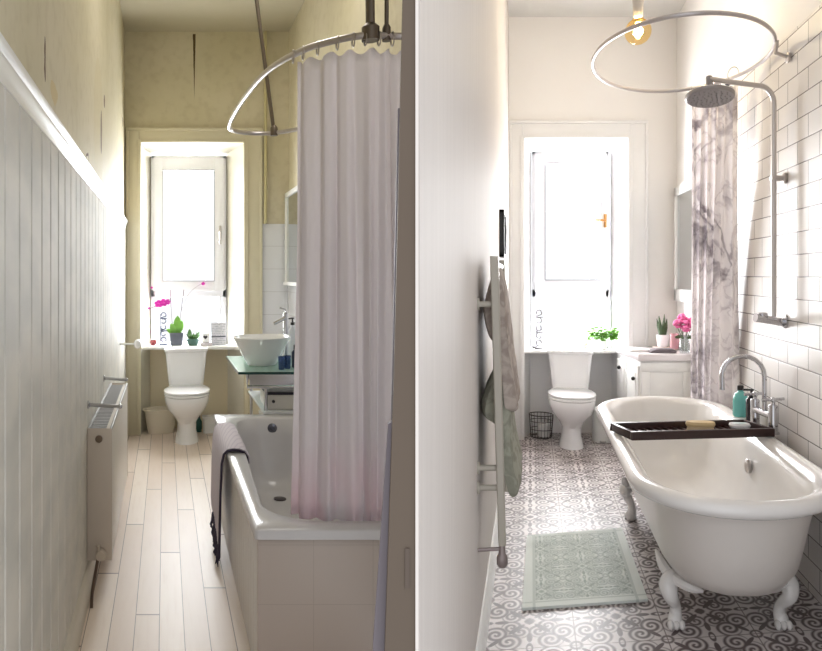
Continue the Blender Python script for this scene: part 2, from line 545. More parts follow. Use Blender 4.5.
def make_window(name, room, Yf, x0, x1, z0, zt, gx0, gx1, gz0, gz1, lx0, lx1, lz1, lab):
    t = Thing(name, lab, '', room, 0, 0, 0, fit=True, kind='structure')
    bm = B()
    box(bm, x0, x0 + .035, Yf - .03, Yf + .05, z0, zt, .004); box(bm, x1 - .035, x1, Yf - .03, Yf + .05, z0, zt, .004)
    box(bm, x0, x1, Yf - .03, Yf + .05, zt - .035, zt, .004); box(bm, x0, x1, Yf - .03, Yf + .05, z0, z0 + .03, .004)
    box(bm, x0, x1, Yf - .03, Yf + .05, lz1, lz1 + .07, .004)
    # lower light glazing bars
    box(bm, x0 + .03, lx0, Yf - .02, Yf + .04, z0, lz1, .003); box(bm, lx1, x1 - .03, Yf - .02, Yf + .04, z0, lz1, .003)
    t.part('frame', bm, frame_white)
    bm = B(); s0, s1, a0, a1 = x0 + .022, x1 - .022, lz1 + .055, zt - .025
    box(bm, s0, gx0, Yf - .055, Yf + .01, a0, a1, .006); box(bm, gx1, s1, Yf - .055, Yf + .01, a0, a1, .006)
    box(bm, gx0 - .01, gx1 + .01, Yf - .055, Yf + .01, gz1, a1, .006); box(bm, gx0 - .01, gx1 + .01, Yf - .055, Yf + .01, a0, gz0, .006)
    sash = t.part('sash', bm, frame_white)
    bm = B(); box(bm, gx0 - .008, gx1 + .008, Yf - .022, Yf - .014, gz0 - .008, gz1 + .008); t.part('pane', bm, pane_glass, sash)
    bm = B(); box(bm, gx0 - .006, gx1 + .006, Yf - .045, Yf - .041, gz1 - .004, gz1 + .004)
    for q in (gx0, gx1): box(bm, q - .004, q + .004, Yf - .057, Yf - .053, gz0, gz1)
    for q in (gz0, gz1): box(bm, gx0, gx1, Yf - .057, Yf - .053, q - .004, q + .004)
    t.part('gasket', bm, mat('grey_gasket', (170, 172, 182), .5), sash)
    bm = B(); box(bm, lx0 - .005, lx1 + .005, Yf + .0, Yf + .008, z0 + .02, lz1 + .005); t.part('pane', bm, pane_glass)
    return t, sash

def zz(room, py, Y): return 1.4 + (276 - py) * Y / F
def xx(room, px, Y): return (px - room.vp) * Y / F
def win(name, room, Yf, fr, sash, low, z0, lab):
    x0, x1, ty = fr; gx0, gx1, gt, gb = sash; lx0, lx1, lt = low
    return make_window(name, room, Yf, xx(room, x0, Yf), xx(room, x1, Yf), z0, zz(room, ty, Yf), xx(room, gx0, Yf), xx(room, gx1, Yf),
                       zz(room, gb, Yf), zz(room, gt, Yf), xx(room, lx0, Yf), xx(room, lx1, Yf), zz(room, lt, Yf), lab)
w1, s1 = win('window_1', OLD, FO, (151, 226, 156), (163, 214, 171, 281), (157, 219, 297), .76, 'white framed window of the old bathroom, small lower pane')
w2, s2 = win('window_2', NEW, FN, (532, 609, 152), (545, 600, 164, 280), (539, 603.5, 297), .745, 'white framed window of the new bathroom with a brass handle')
bm = B(); xh = xx(OLD, 219.5, FO)
box(bm, xh - .012, xh + .012, FO - .07, FO - .054, 1.74, 1.86, .004); tube(bm, [(xh, FO - .07, 1.80), (xh, FO - .095, 1.80), (xh, FO - .095, 1.69)], .009)
w1.part('handle', bm, brushed, s1)
bm = B(); xh = xx(NEW, 604.5, FN)
box(bm, xh - .012, xh + .012, FN - .07, FN - .054, 1.83, 1.95, .004); tube(bm, [(xh, FN - .07, 1.89), (xh, FN - .1, 1.89), (xh - .09, FN - .1, 1.895)], .009)
w2.part('handle', bm, mat('brass', (176, 130, 78), .3, .9), s2)

# old room right side: wall, white tiled boxing beside the window
bm = B(); box(bm, RO, RO + .03, 2.56, YO + .3, 0, HO)
structure('wall_right', OLD, bm, m_oldwall, 'right wall of the old bathroom behind the shower curtain')
def whitetile(nt, b, X, Y, Z):
    g = ((X * 1 + Y * 1) / .2).fract().lt(.02).max(((Z + .14) / .2).fract().lt(.02))
    nt.links.new(mixc(nt, g, lin((232, 233, 238)), lin((205, 204, 208))), b.inputs['Base Color'])
m_wtile = node_mat('white_square_tile', OLD, whitetile, .2)
bm = B(); box(bm, .856, RO, YO - .012, YO + .002, .0, 1.858, .002); box(bm, RO - .012, RO + .002, 2.57, YO - .01, .5, 1.62, .002)
structure('trim_7', OLD, bm, m_wtile, 'white square wall tiles behind the basin')
bm = B(); tube(bm, [(.88, YO - .03, 1.86), (.88, YO - .03, 3.54)], .014)
structure('trim_8', OLD, bm, mat('painted_pipe', (206, 196, 150), .45), 'cream painted pipe running up the back wall corner')

# new room shell
bm = B(); prism(bm, [(LN - .0, 1.19), (LN, FN + .1), (RN, FN + .1), (RN, 1.19)], -.1, 0)
structure('floor', NEW, bm, m_newfloor, 'grey and white patterned encaustic tile floor of the new bathroom')
bm = B(); prism(bm, [(LN - .02, 1.19), (LN - .02, FN + .1), (RN + .1, FN + .1), (RN + .1, 1.19)], HN, HN + .08)
structure('ceiling', NEW, bm, m_newceil, 'white ceiling of the new bathroom')
kN, kO = NEW.k, OLD.k
bm = B()                      # partition in world axes: glossy face towards the new room
prism(bm, [(LN + kN * 1.195, 1.195), (LN + kN * 2.3, 2.3), (LN + kN * 2.56, 2.56), (RO + kO * 2.56, 2.56), (.372, 2.30), (.178, 2.30), (.0915, 1.195)], -.0, HO)
for y0 in (2.56,):
    prism(bm, [(LN + kN * y0, y0), (LN + kN * (FN + .1), FN + .1), (LN - .05 + kN * (FN + .1), FN + .1), (LN - .05 + kN * y0, y0)], -.0, HN)
structure('wall_middle', None, bm, m_gloss, 'glossy white left wall of the new bathroom, dividing it from the old one')
bm = B(); prism(bm, [(LN, 0), (LN + .022, 0), (LN + .022, .085), (LN + .016, .105), (LN + .006, .12), (LN, .12)], 1.2, YN - .04, axis='y')
structure('baseboard_left', NEW, bm, white_gloss, 'white skirting board under the glossy wall')
bm = B(); box(bm, RN, RN + .1, 1.2, YN, 0, HN)
structure('wall_right', NEW, bm, m_newwall, 'right wall of the new bathroom')
bm = B(); box(bm, RN - .012, RN + .001, 1.2, 4.75, 0, 2.56)
structure('trim_9', NEW, bm, m_metro, 'white metro tiles with dark grout behind the freestanding bath')

# door jamb between the two rooms, a little out of plumb, seen close up
def wx(px, y): return (px - 351) * y / F
def wz(py, y): return 1.4 + (276 - py) * y / F
jm = mat('brown_grey_jamb_paint', (104, 90, 77), .6, 0, .1, 5)
jt = Thing('door_1', 'dull brown door jamb in the foreground between the two bathrooms', '', NEW, 0, 0, 0, fit=True, kind='structure')
def wbox(bm, quad, y0, y1):   # quad of world (x,z) extruded along y
    prism(bm, quad, y0, y1, axis='y'); return bm
Yj = 1.17
bm = B(); wbox(bm, [(wx(414.5, Yj), wz(-400, Yj)), (wx(403, Yj), wz(0, Yj)), (wx(394, Yj), wz(380, Yj)), (wx(385, Yj), wz(651, Yj)), (wx(379, Yj), 0), (wx(415.2, Yj), 0), (wx(415.2, Yj), wz(-400, Yj))], Yj, Yj + .02)
for v in bm.verts: v.co.x -= 0
jo = jt.part('jamb', bm, jm); 
bm = B(); wbox(bm, [(wx(405, Yj), wz(588, Yj)), (wx(409.5, Yj), wz(588, Yj)), (wx(409.5, Yj), wz(548, Yj)), (wx(405, Yj), wz(548, Yj))], Yj - .002, Yj + .003)
jt.part('strike_plate', bm, mat('painted_strike_plate', (96, 82, 72), .4))
bm = B(); wbox(bm, [(wx(399, Yj), wz(105, Yj)), (wx(392, Yj), wz(425, Yj)), (wx(389, Yj), wz(427, Yj)), (wx(373.5, Yj), wz(651, Yj)), (wx(372, Yj), 0), (wx(390, Yj), 0), (wx(404, Yj), wz(105, Yj))], Yj + .022, Yj + .035)
jt.part('door_stop', bm, mat('pale_lilac_grey_strip', (120, 112, 118), .5), label='pale lilac grey strip on the inner edge of the jamb')
for c in jt.e.children:       # built in world axes already
    me = c.data
    for v in me.vertices: v.co.x -= kN * v.co.y
jt.e.location = (0, 0, 0)
for c in jt.e.children:
    for v in c.data.vertices: v.co.x -= 0
bm = B(); prism(bm, [(wx(415.3, Yj), Yj - .004), (wx(418.2, Yj), Yj - .004), (wx(418.2, Yj) + .003, 1.2), (wx(415.3, Yj), 1.2)], 0, HO)
structure('trim_10', None, bm, mat('white_divider_strip', (240, 232, 226), .5), 'thin white divider strip added between the two views')  # white line dividing the two views, added here as a solid strip

# ================================================================== OLD ROOM THINGS
def make_toilet(label, room, x, y):
    t = Thing('toilet', label, 'toilet', room, x, y, 0)
    bm = B()
    loft(bm, [ell(0, .02, .098, .16, 0), ell(0, .02, .096, .157, .02), ell(0, .02, .078, .14, .10), ell(0, .01, .078, .14, .17),
              ell(0, -.02, .11, .18, .23), ell(0, -.05, .155, .215, .29), ell(0, -.06, .176, .235, .35, e=2.2), ell(0, -.06, .182, .242, .39, e=2.2), ell(0, -.06, .178, .238, .405, e=2.2)])
    box(bm, -.13, .13, .10, .30, .25, .42, .03, 3)
    t.part('bowl', bm, ceramic)
    bm = B(); loft(bm, [ell(0, -.055, .180, .24, .407, e=2.3), ell(0, -.055, .187, .247, .412, e=2.3), ell(0, -.055, .187, .247, .423, e=2.3), ell(0, -.055, .181, .24, .428, e=2.3)])
    t.part('seat', bm, ceramic)
    bm = B(); loft(bm, [ell(0, -.05, .182, .242, .431, e=2.3), ell(0, -.05, .189, .249, .436, e=2.3), ell(0, -.05, .188, .248, .448, e=2.3), ell(0, -.045, .17, .225, .458, e=2.3)])
    for s in (-1, 1): box(bm, s * .08 - .02, s * .08 + .02, .15, .19, .425, .46, .006)
    t.part('lid', bm, ceramic)
    bm = B(); loft(bm, [rrect(-.14, .14, .15, .245, .035, .035, .41), rrect(-.152, .152, .135, .245, .04, .04, .5), rrect(-.175, .175, .12, .245, .04, .04, .74)])
    t.part('cistern', bm, ceramic)
    bm = B(); loft(bm, [rrect(-.18, .18, .112, .248, .04, .04, .742), rrect(-.186, .186, .106, .25, .042, .042, .75), rrect(-.186, .186, .106, .25, .042, .042, .768), rrect(-.178, .178, .114, .246, .04, .04, .776)])
    t.part('cistern_lid', bm, ceramic)
    bm = B(); lathe(bm, [(.022, .776), (.022, .782), (.018, .785)], 0, .18)
    t.part('flush_button', bm, chrome)
    return t
make_toilet('white toilet in front of the orchid window sill', OLD, .185, 5.93)
make_toilet('white toilet on the patterned tile floor below the window', NEW, .332, 5.755)

# bins and bottles by the old toilet
t = Thing('waste_bin', 'cream oval bin standing left of the toilet on floorboards', 'bin', OLD, -.038, 6.27, 0)
bm = B(); loft(bm, [ell(0, 0, .11, .075, 0, e=3), ell(0, 0, .145, .095, .21, e=3), ell(0, 0, .137, .087, .205, e=3), ell(0, 0, .105, .07, .012, e=3)])
t.part('body', bm, mat('cream_bin_plastic', (226, 216, 196), .5))
bm = B(); tube(bm, [p for p in ell(0, 0, .146, .096, .21, e=3)], .007, closed=True)
t.part('rim', bm, mat('cream_bin_plastic', (226, 216, 196), .5))
t = Thing('storage_tub', 'small white lidded tub on the floor right of the toilet', 'tub', OLD, .40, 6.27, 0)
bm = B(); loft(bm, [rrect(-.055, .055, -.045, .045, .02, .02, 0), rrect(-.062, .062, -.05, .05, .02, .02, .13)]); t.part('body', bm, white_gloss)
bm = B(); box(bm, -.066, .066, -.054, .054, .131, .15, .006); t.part('lid', bm, white_gloss)
t = Thing('cleaner_bottle', 'dark teal bottle standing between the toilet and white tub', 'bottle', OLD, .305, 6.30, 0)
bm = B(); lathe(bm, [(.026, 0), (.028, .01), (.028, .09), (.014, .115), (.012, .125)]); t.part('body', bm, mat('teal_plastic', (30, 98, 92), .35))
bm = B(); lathe(bm, [(.013, .126), (.013, .145), (.009, .15)]); t.part('cap', bm, black)

# radiator
t = Thing('radiator', 'white panel radiator standing out from the boarded wall', 'radiator', OLD, -.29, 3.08, .15, fit=True)
bm = B(); Lr = 1.3; box(bm, .028, .055, 0, Lr, 0, .575, .004); box(bm, -.05, -.025, 0.01, Lr, 0.01, .57, .004)
for i in range(34):
    yy = .03 + i * .0375; box(bm, .0, .028, yy, yy + .002, .05, .54)
t.part('panel', bm, white_metal)
bm = B(); box(bm, -.052, .057, -.004, .0, .0, .58, .001)
t.part('side_panel', bm, mat('radiator_side_warm', (214, 202, 188), .35))
bm = B(); box(bm, -.052, .057, Lr, Lr + .004, .0, .58, .001)
t.part('side_panel', bm, mat('radiator_side_warm', (214, 202, 188), .35))
bm = B(); box(bm, -.052, -.042, 0, Lr, .568, .582, .002); box(bm, .047, .057, 0, Lr, .568, .582, .002)
for i in range(36):
    yy = .01 + i * .0355; box(bm, -.042, .047, yy, yy + .012, .570, .574)
t.part('top_grille', bm, mat('grille_grey', (176, 176, 178), .4))
bm = B(); lathe(bm, [(.016, -.005), (.016, -.014), (.008, -.016)], 0.0, .535, axis='y'); t.part('bleed_plug', bm, mat('plug_metal', (130, 115, 100), .4, .6))
bm = B(); lathe(bm, [(.02, -.05), (.022, -.045), (.022, -.01), (.014, -.004)], .01, .035, axis='y'); tube(bm, [(-.0, -.03, .04), (-.0, -.03, .075)], .008)
v = t.part('valve', bm, mat('valve_cream', (205, 192, 176), .4))
bm = B(); tube(bm, smoothpath([(0, -.035, .03), (-.01, -.06, -.03), (-.02, -.10, -.10), (-.02, -.13, -.15)]), .007)
t.part('pipe', bm, mat('pipe_brown', (105, 88, 76), .45, .4), v)
for (yy, x1) in ((3.10, -.20), (3.90, -.215)):
    t = Thing('hanging_rail', ('nearer' if yy < 3.5 else 'farther') + ' chrome towel arm reaching from the wall over the radiator', 'hanging rail', OLD, LO + .012, yy, .83, fit=True, group='chrome arms over the radiator')
    L = x1 - LO - .012
    bm = B(); lathe(bm, [(.018, 0), (.018, .006), (.01, .01)], 0, 0, axis='x'); t.part('mount', bm, chrome)
    bm = B(); tube(bm, [(0, 0, 0), (L, 0, -.008)], .0085); ball(bm, (L, 0, -.008), .011); t.part('bar', bm, chrome)
t = Thing('robe_hook', 'white round knob on a short bar from the boarded wall', 'hook', OLD, LO + .012, 5.3, .885, fit=True)
bm = B(); tube(bm, [(0, 0, 0), (.12, 0, 0)], .008); t.part('bar', bm, white_gloss)
bm = B(); ball(bm, (.135, 0, 0), .036, .8, 1, 1); t.part('knob', bm, ceramic)

# things on the old sill (top .775)
ZS = .776
def sx(px, Y, room): return xx(room, px, Y)
t = Thing('potted_orchid', 'magenta orchid with two tall stems in a grey pot', 'orchid', OLD, sx(176.5, 6.32, OLD), 6.32, ZS)
bm = B(); loft(bm, [rrect(-.05, .05, -.045, .045, .012, .012, 0), rrect(-.062, .062, -.055, .055, .014, .014, .115), rrect(-.056, .056, -.05, .05, .012, .012, .112), rrect(-.056, .056, -.05, .05, .012, .012, .095)])
t.part('pot', bm, mat('slate_pot', (96, 100, 112), .35, 0, .2, 15))
def leaf(bm, base, tip, w, droop=.0, n=8, thick=.003):
    base, tip = Vector(base), Vector(tip); d = tip - base
    side = d.cross(Vector((0, -1, .2))).normalized()
    L, R, M = [], [], []
    for i in range(n + 1):
        s = i / n; c = base + d * s + Vector((0, 0, droop * 4 * s * (1 - s)))
        ww = w * sin(pi * min(1, (s * .92 + .08))) ** .7
        nn = Vector((0, -thick, 0))
        L.append(c - side * ww); R.append(c + side * ww); M.append(c + nn * 2)
    vl = [bm.verts.new(p) for p in L]; vm = [bm.verts.new(p) for p in M]; vr = [bm.verts.new(p) for p in R]
    vb = [bm.verts.new(p + Vector((0, thick, 0))) for p in [(a + b) / 2 for a, b in zip(L, R)]]
    for i in range(n):
        bm.faces.new((vl[i], vm[i], vm[i+1], vl[i+1])); bm.faces.new((vm[i], vr[i], vr[i+1], vm[i+1]))
        bm.faces.new((vl[i+1], vb[i+1], vb[i], vl[i])); bm.faces.new((vb[i+1], vr[i+1], vr[i], vb[i]))
bm = B()
for tip, w in (((.01, -.03, .27), .036), ((-.05, -.04, .20), .028), ((.05, 0, .22), .03), ((-.09, -.02, .15), .02), ((.03, .03, .24), .03)):
    leaf(bm, (tip[0] * .2, 0, .1), tip, w)
t.part('leaves', bm, mat('bright_orchid_leaf', (132, 188, 84), .4, 0, .25, 15))
bm = B()
tube(bm, smoothpath([(-.03, 0, .1), (-.045, 0, .3), (-.055, 0, .5)]), .0035, 6)
tube(bm, smoothpath([(.02, 0, .1), (.04, 0, .3), (.065, 0, .5)]), .0035, 6)
tube(bm, smoothpath([(-.05, 0, .42), (-.1, -.0, .4), (-.18, 0, .355), (-.25, 0, .325)]), .0035, 6)
st = t.part('stem', bm, mat('orchid_stem', (120, 110, 120), .5))
def bloom(bm, c, r):
    c = Vector(c)
    for k in range(5):
        a = 2 * pi * k / 5 + .3
        ball(bm, c + Vector((cos(a) * r * .6, 0, sin(a) * r * .6)), r * .55, 1, .25, .8, 8)
    ball(bm, c + Vector((0, -r * .25, 0)), r * .3, seg=8)
for c, r in (((-.155, -.01, .375), .034), ((-.115, -.02, .385), .034), ((-.08, -.01, .39), .026), ((-.24, 0, .335), .012), ((.235, -.02, .555), .016), ((-.215, 0, .52), .01)):
    bm = B(); bloom(bm, c, r); t.part('flower', bm, magenta, st)
bm = B(); tube(bm, smoothpath([(.04, 0, .3), (.1, 0, .45), (.18, -.01, .53), (.235, -.01, .555)]), .0015, 6); t.part('stem', bm, mat('orchid_stem', (120, 110, 120), .5))

t = Thing('potted_plant', 'small dark green pot plant beside the orchid pot', 'plant', OLD, sx(193, 6.3, OLD), 6.3, ZS)
bm = B(); loft(bm, [ell(0, 0, .04, .035, 0), ell(0, 0, .058, .045, .06), ell(0, 0, .05, .04, .058)])
t.part('pot', bm, mat('dark_green_glaze', (64, 100, 88), .3))
bm = B()
for k in range(14):
    a = k * 2.4; leaf(bm, (0, 0, .05), (cos(a) * .06, sin(a) * .04, .08 + .05 * random.random()), .014)
leaf(bm, (.03, 0, .05), (.035, 0, .23), .003); leaf(bm, (-.03, 0, .05), (-.03, 0, .15), .02)
t.part('leaves', bm, mat('mixed_leaf', (86, 124, 70), .5, 0, .3, 20))

t = Thing('tealight_jar', 'little dark red jar at the left end of the sill', 'jar', OLD, sx(153.5, 6.33, OLD), 6.33, ZS)
bm = B(); lathe(bm, [(.018, 0), (.028, .012), (.03, .03), (.024, .045), (.02, .045), (.022, .02)]); t.part('jar', bm, mat('dark_red_glass', (140, 62, 66), .2))
bm = B(); tube(bm, [(.024 * cos(a), 0, .045 + .035 * sin(a)) for a in [pi * i / 8 for i in range(9)]], .0025, 6); t.part('handle', bm, brushed)

def script_ornament(room, x, y, z, h, m, label):
    """tall openwork metal ornament: stacked curls on an upright"""
    t = Thing('wire_ornament', label, 'ornament', room, x, y, z)
    bm = B(); box(bm, -.035, .035, -.02, .02, 0, .012, .003); t.part('base', bm, m)
    n = 5; s = h / n
    for k in range(n):
        zc = .02 + s * (k + .5); bm = B()
        a0 = k * 1.3
        pts = [(.024 * cos(a0 + i * .42) * (1 - .02 * i), 0, zc + s * .36 * sin(a0 + i * .42)) for i in range(12)]
        tube(bm, pts, .0055, 6)
        if k % 2: tube(bm, [(-.03, 0, zc + s * .42), (.03, 0, zc + s * .42)], .005, 6)
        else: tube(bm, [(-.022, 0, zc - s * .45), (.026, 0, zc - s * .2)], .005, 6)
        t.part('curl', bm, m)
    bm = B(); tube(bm, [(-.026, .004, .01), (-.026, .004, h)], .003, 6); t.part('upright', bm, m)
script_ornament(OLD, sx(163.5, 6.34, OLD), 6.34, ZS, .28, mat('dark_blue_metal', (66, 72, 96), .4, .3), 'narrow upright dark openwork ornament of curls beside the orchid')
script_ornament(NEW, sx(539, 6.15, NEW), 6.15, .759, .33, mat('pewter_metal', (120, 118, 122), .4, .3), 'narrow upright grey openwork ornament on the brighter window sill')

t = Thing('mug', 'white mug with a dark heart on the window sill', 'mug', OLD, sx(206, 6.28, OLD), 6.28, ZS + .03)
bm = B(); lathe(bm, [(.03, 0), (.036, .005), (.038, .085), (.033, .085), (.031, .012)], n=24); t.part('cup', bm, ceramic)
bm = B(); tube(bm, [(.036 + .022 * sin(a), 0, .045 - .026 * cos(a)) for a in [pi * i / 8 for i in range(9)]], .005, 6); t.part('handle', bm, ceramic)
bm = B(); hp = []
for i in range(24):
    a = 2 * pi * i / 24; hp.append((.0012 * 16 * sin(a) ** 3 - .008, .048 + .0012 * (13 * cos(a) - 5 * cos(2*a) - 2 * cos(3*a) - cos(4*a))))
prism(bm, hp, -.042, -.034, axis='y'); t.part('heart', bm, mat('heart_black', (48, 44, 52), .4), label='dark heart printed on the mug')
single('book', 'small pale book lying flat under the white mug', 'book', OLD, sx(206, 6.28, OLD), 6.28, ZS, box(B(), -.05, .05, -.05, .05, 0, .029, .003), mat('pale_book', (214, 206, 210), .6))
def cardprint(nt, b, X, Y, Z):
    l = (Z / .016).fract().lt(.35); n = noise(nt, X, 0, Z, 70, 2).gt(.47)
    dk = (Z - .855).abs().lt(.005)
    c = mixc(nt, l * n * .6, lin((222, 222, 232)), lin((120, 130, 150)))
    nt.links.new(mixc(nt, dk, c, lin((60, 66, 88))), b.inputs['Base Color'])
m_card = node_mat('printed_card', OLD, cardprint, .6)
t = Thing('greeting_card', 'pale grey card with fine lines standing at sill right', 'card', OLD, sx(218.5, 6.3, OLD), 6.3, ZS, rot=.1)
bm = B(); box(bm, -.065, .065, -.003, .0, .0, .205, .001); t.part('front', bm, m_card)
bm = B(); prism(bm, [(-.065, 0), (-.065, -.003), (-.02, .05), (-.017, .05)], 0, .205); t.part('back', bm, mat('card_white', (228, 226, 230), .6))

# wash stand of the old room
t = Thing('wash_stand', 'green glass topped wash stand with chrome brackets', 'wash stand', OLD, .76, 4.80, 0, fit=True)
x0, x1, y0, y1 = -.30, .328, -.43, .45
bm = B(); box(bm, x0, x1, y0, y1, .786, .80); g = t.part('glass_top', bm, table_glass)
bm = B(); box(bm, x0 - .001, x1, y0 - .003, y0, .785, .801); box(bm, x0 - .003, x0, y0, y1, .785, .801); t.part('glass_edge', bm, edge_glass, g, label='dark green cut edge of the glass')
for yy in (-.38, .40):
    bm = B(); tube(bm, [(-.24, yy, .79), (-.24, yy, .70), (.32, yy, .70)], .012); prism(bm, [(-.25, .78), (.30, .78), (.30, .70), (-.20, .70)], yy - .004, yy + .004, axis='y'); t.part('bracket', bm, chrome)
for xx_ in (-.12, .30):
    for yy in (-.36, .40):
        bm = B(); tube(bm, [(xx_, yy, 0.0), (xx_, yy, .785)], .011); t.part('leg', bm, chrome)
for zz_ in (.30, .53):
    bm = B(); box(bm, -.14, .32, -.40, .42, zz_, zz_ + .016, .003); t.part('shelf', bm, mat('frosted_shelf', (222, 224, 226), .3))
def bowl_basin():
    t = Thing('vessel_basin', 'round white countertop basin on the green glass top', 'basin', OLD, sx(262, 4.74, OLD), 4.74, .801)
    bm = B(); lathe(bm, [(.095, 0), (.10, .005), (.125, .05), (.155, .11), (.18, .165), (.192, .178), (.196, .186), (.192, .192), (.182, .188), (.16, .15), (.12, .08), (.05, .035), (.02, .03)], n=48)
    t.part('bowl', bm, ceramic)
    bm = B(); lathe(bm, [(.02, .031), (.024, .034), (.012, .037)]); t.part('waste', bm, chrome)
bowl_basin()
t = Thing('basin_tap', 'tall chrome tap rising behind the white round basin', 'tap', OLD, sx(286.5, 4.93, OLD), 4.96, .801)
bm = B(); lathe(bm, [(.026, 0), (.026, .01), (.019, .016), (.019, .335), (.014, .34)]); t.part('column', bm, chrome)
bm = B(); tube(bm, [(-.01, -.01, .30), (-.09, -.03, .265)], [.013, .011]); t.part('spout', bm, chrome)
bm = B(); tube(bm, [(0, 0, .335), (0, 0, .36), (-.045, 0, .375)], .006); t.part('lever', bm, chrome)
t = Thing('soap_dispenser', 'clear soap dispenser with a black pump behind the basin', 'soap dispenser', OLD, sx(292.5, 5.12, OLD), 5.12, .801)
bm = B(); lathe(bm, [(.032, 0), (.034, .01), (.034, .2), (.014, .225), (.014, .24)]); t.part('bottle', bm, mat('pale_soap_bottle', (206, 208, 212), .2))
bm = B(); lathe(bm, [(.016, .241), (.016, .26), (.006, .262), (.006, .285), (.014, .286), (.014, .295)]); tube(bm, [(0, 0, .29), (-.045, 0, .285)], .005); t.part('pump', bm, black)
for px, Y in ((281.5, 4.48), (287.5, 4.52)):
    t_ = Thing('tumbler', 'blue glass tumbler ' + ('nearer the basin bowl, left one of the two' if px < 284 else 'by the curtain edge, right one of the two'), 'tumbler', OLD, sx(px, Y, OLD), Y, .801, group='blue tumblers on the glass')
    bm = B(); lathe(bm, [(.016, 0), (.019, .004), (.022, .085), (.019, .085), (.016, .008)]); t_.part('glass', bm, blue_glass)
t = Thing('toiletry_bottle', 'dark blue bottle half hidden by the shower curtain', 'bottle', OLD, sx(295.5, 4.6, OLD), 4.6, .801)
bm = B(); lathe(bm, [(.024, 0), (.026, .006), (.026, .1), (.012, .115)]); t.part('body', bm, mat('navy_bottle', (38, 52, 78), .3))
bm = B(); lathe(bm, [(.013, .116), (.013, .145), (.01, .148)]); t.part('cap', bm, black)
# boxes and basket below the glass
t = Thing('storage_box', 'white storage box with a dark rim under the glass top', 'box', OLD, .80, 4.62, .547, fit=True)
bm = B(); box(bm, -.15, .2, -.16, .16, 0, .095, .006); t.part('body', bm, white_metal)
bm = B(); box(bm, -.153, .203, -.163, .163, .096, .104, .002); t.part('rim', bm, mat('box_rim_dark', (58, 52, 66), .5))
bm = B(); lathe(bm, [(.01, -.172), (.01, -.162)], -.11, .055, axis='y'); t.part('knob', bm, black)
t = Thing('towel', 'folded white towel on top of the white storage box', 'towel', OLD, .78, 4.62, .652, fit=True)
bm = B(); box(bm, -.13, .17, -.13, .13, 0, .028, .012, 3); box(bm, -.12, .16, -.12, .12, .028, .052, .011, 3); t.part('folds', bm, mat('white_towel', (226, 222, 222), .95, bump=.5, bscale=200))
def lattice(nt, b, X, Y, Z):
    U = ((X / .085).fract() * 2 - 1); V = ((Z / .085).fract() * 2 - 1)
    nt.links.new(mixc(nt, scroll(nt, U, V), lin((214, 208, 216)), lin((62, 52, 86))), b.inputs['Base Color'])
t = Thing('patterned_box', 'white box with dark scroll pattern on the lower shelf', 'box', OLD, .80, 4.60, .317, fit=True)
bm = B(); box(bm, -.16, .2, -.17, .17, 0, .15, .006); t.part('body', bm, node_mat('scroll_box', OLD, lattice, .5))
bm = B(); box(bm, -.163, .203, -.173, .173, .151, .17, .004); t.part('lid', bm, white_metal)
# mirror cabinet on the old wall
t = Thing('wall_mirror', 'white framed mirror on the wall above the basin', 'mirror', OLD, RO - .014, 5.5, 1.32, fit=True)
bm = B(); L = .62
box(bm, -.03, 0, -L, -L + .04, 0, .8, .004); box(bm, -.03, 0, L - .05, L, 0, .8, .004); box(bm, -.03, 0, -L, L, .76, .8, .004); box(bm, -.045, 0, -L, L, 0, .03, .004)
t.part('frame', bm, white_gloss)
bm = B(); box(bm, -.016, -.01, -L + .03, L - .04, .02, .77); t.part('mirror_glass', bm, mat('mirror', (200, 206, 210), .04, 1))

# old bathtub
t = Thing('bathtub', 'white fitted bathtub with boarded side beside the floorboards', 'bathtub', OLD, .64, 3.32, 0, fit=True)
hx, hy = .34, .98
def inner(i_x0, i_x1, i_y0, i_y1, r, z, far=.0):
    ring = rrect(-hx + i_x0, hx - i_x1, -hy + i_y0, hy - i_y1, r, r, z)
    out = []
    for (x, y, zz_) in ring:
        s = (y + hy) / (2 * hy); out.append((x * (1 - far * max(0, s - .3)), y, zz_))
    return out
bm = B()
loft(bm, [rrect(-hx, hx, -hy, hy, .012, .012, .518), rrect(-hx, hx, -hy, hy, .014, .014, .545), rrect(-hx + .006, hx - .006, -hy + .006, hy - .006, .014, .014, .551),
          inner(.055, .055, .085, .10, .19, .551, .30), inner(.063, .063, .095, .11, .19, .545, .30), inner(.075, .075, .13, .13, .2, .45, .30),
          inner(.10, .10, .20, .16, .2, .25, .28), inner(.14, .14, .28, .22, .2, .17, .25), inner(.2, .2, .36, .28, .10, .155, .25)], cap0=False)
t.part('shell', bm, acrylic, smooth=60)
bm = B(); 
yy = -hy + .03; prof = []
while yy < hy - .02:
    prof += [(-hx + .028, yy), (-hx + .02, yy + .006), (-hx + .02, yy + .074)]; yy += .08
prism(bm, [(-hx + .035, -hy + .03)] + prof + [(-hx + .035, hy - .02)], 0, .505)
t.part('side_panel', bm, mat('bath_board_paint', (226, 222, 218), .35), smooth=10)
def endtile(nt, b, X, Y, Z):
    g = ((X - .498) / .2).fract().lt(.012).max(((Z + .105) / .2).fract().lt(.012))
    nt.links.new(mixc(nt, g * .5, lin((196, 184, 176)), lin((168, 156, 148))), b.inputs['Base Color'])
bm = B(); box(bm, -hx + .012, hx, -hy + .012, -hy + .035, 0, .517, .002); t.part('end_panel', bm, node_mat('bath_end_tile', OLD, endtile, .35), label='beige tiled end of the bath')
bm = B(); lathe(bm, [(.028, 0), (.028, -.008), (.012, -.012), (.012, -.006)], 0.0, 0, axis='y')
for v in bm.verts: v.co += Vector((.0, hy - .118, .492))
t.part('overflow', bm, mat('overflow_steel', (120, 122, 132), .25, .9))
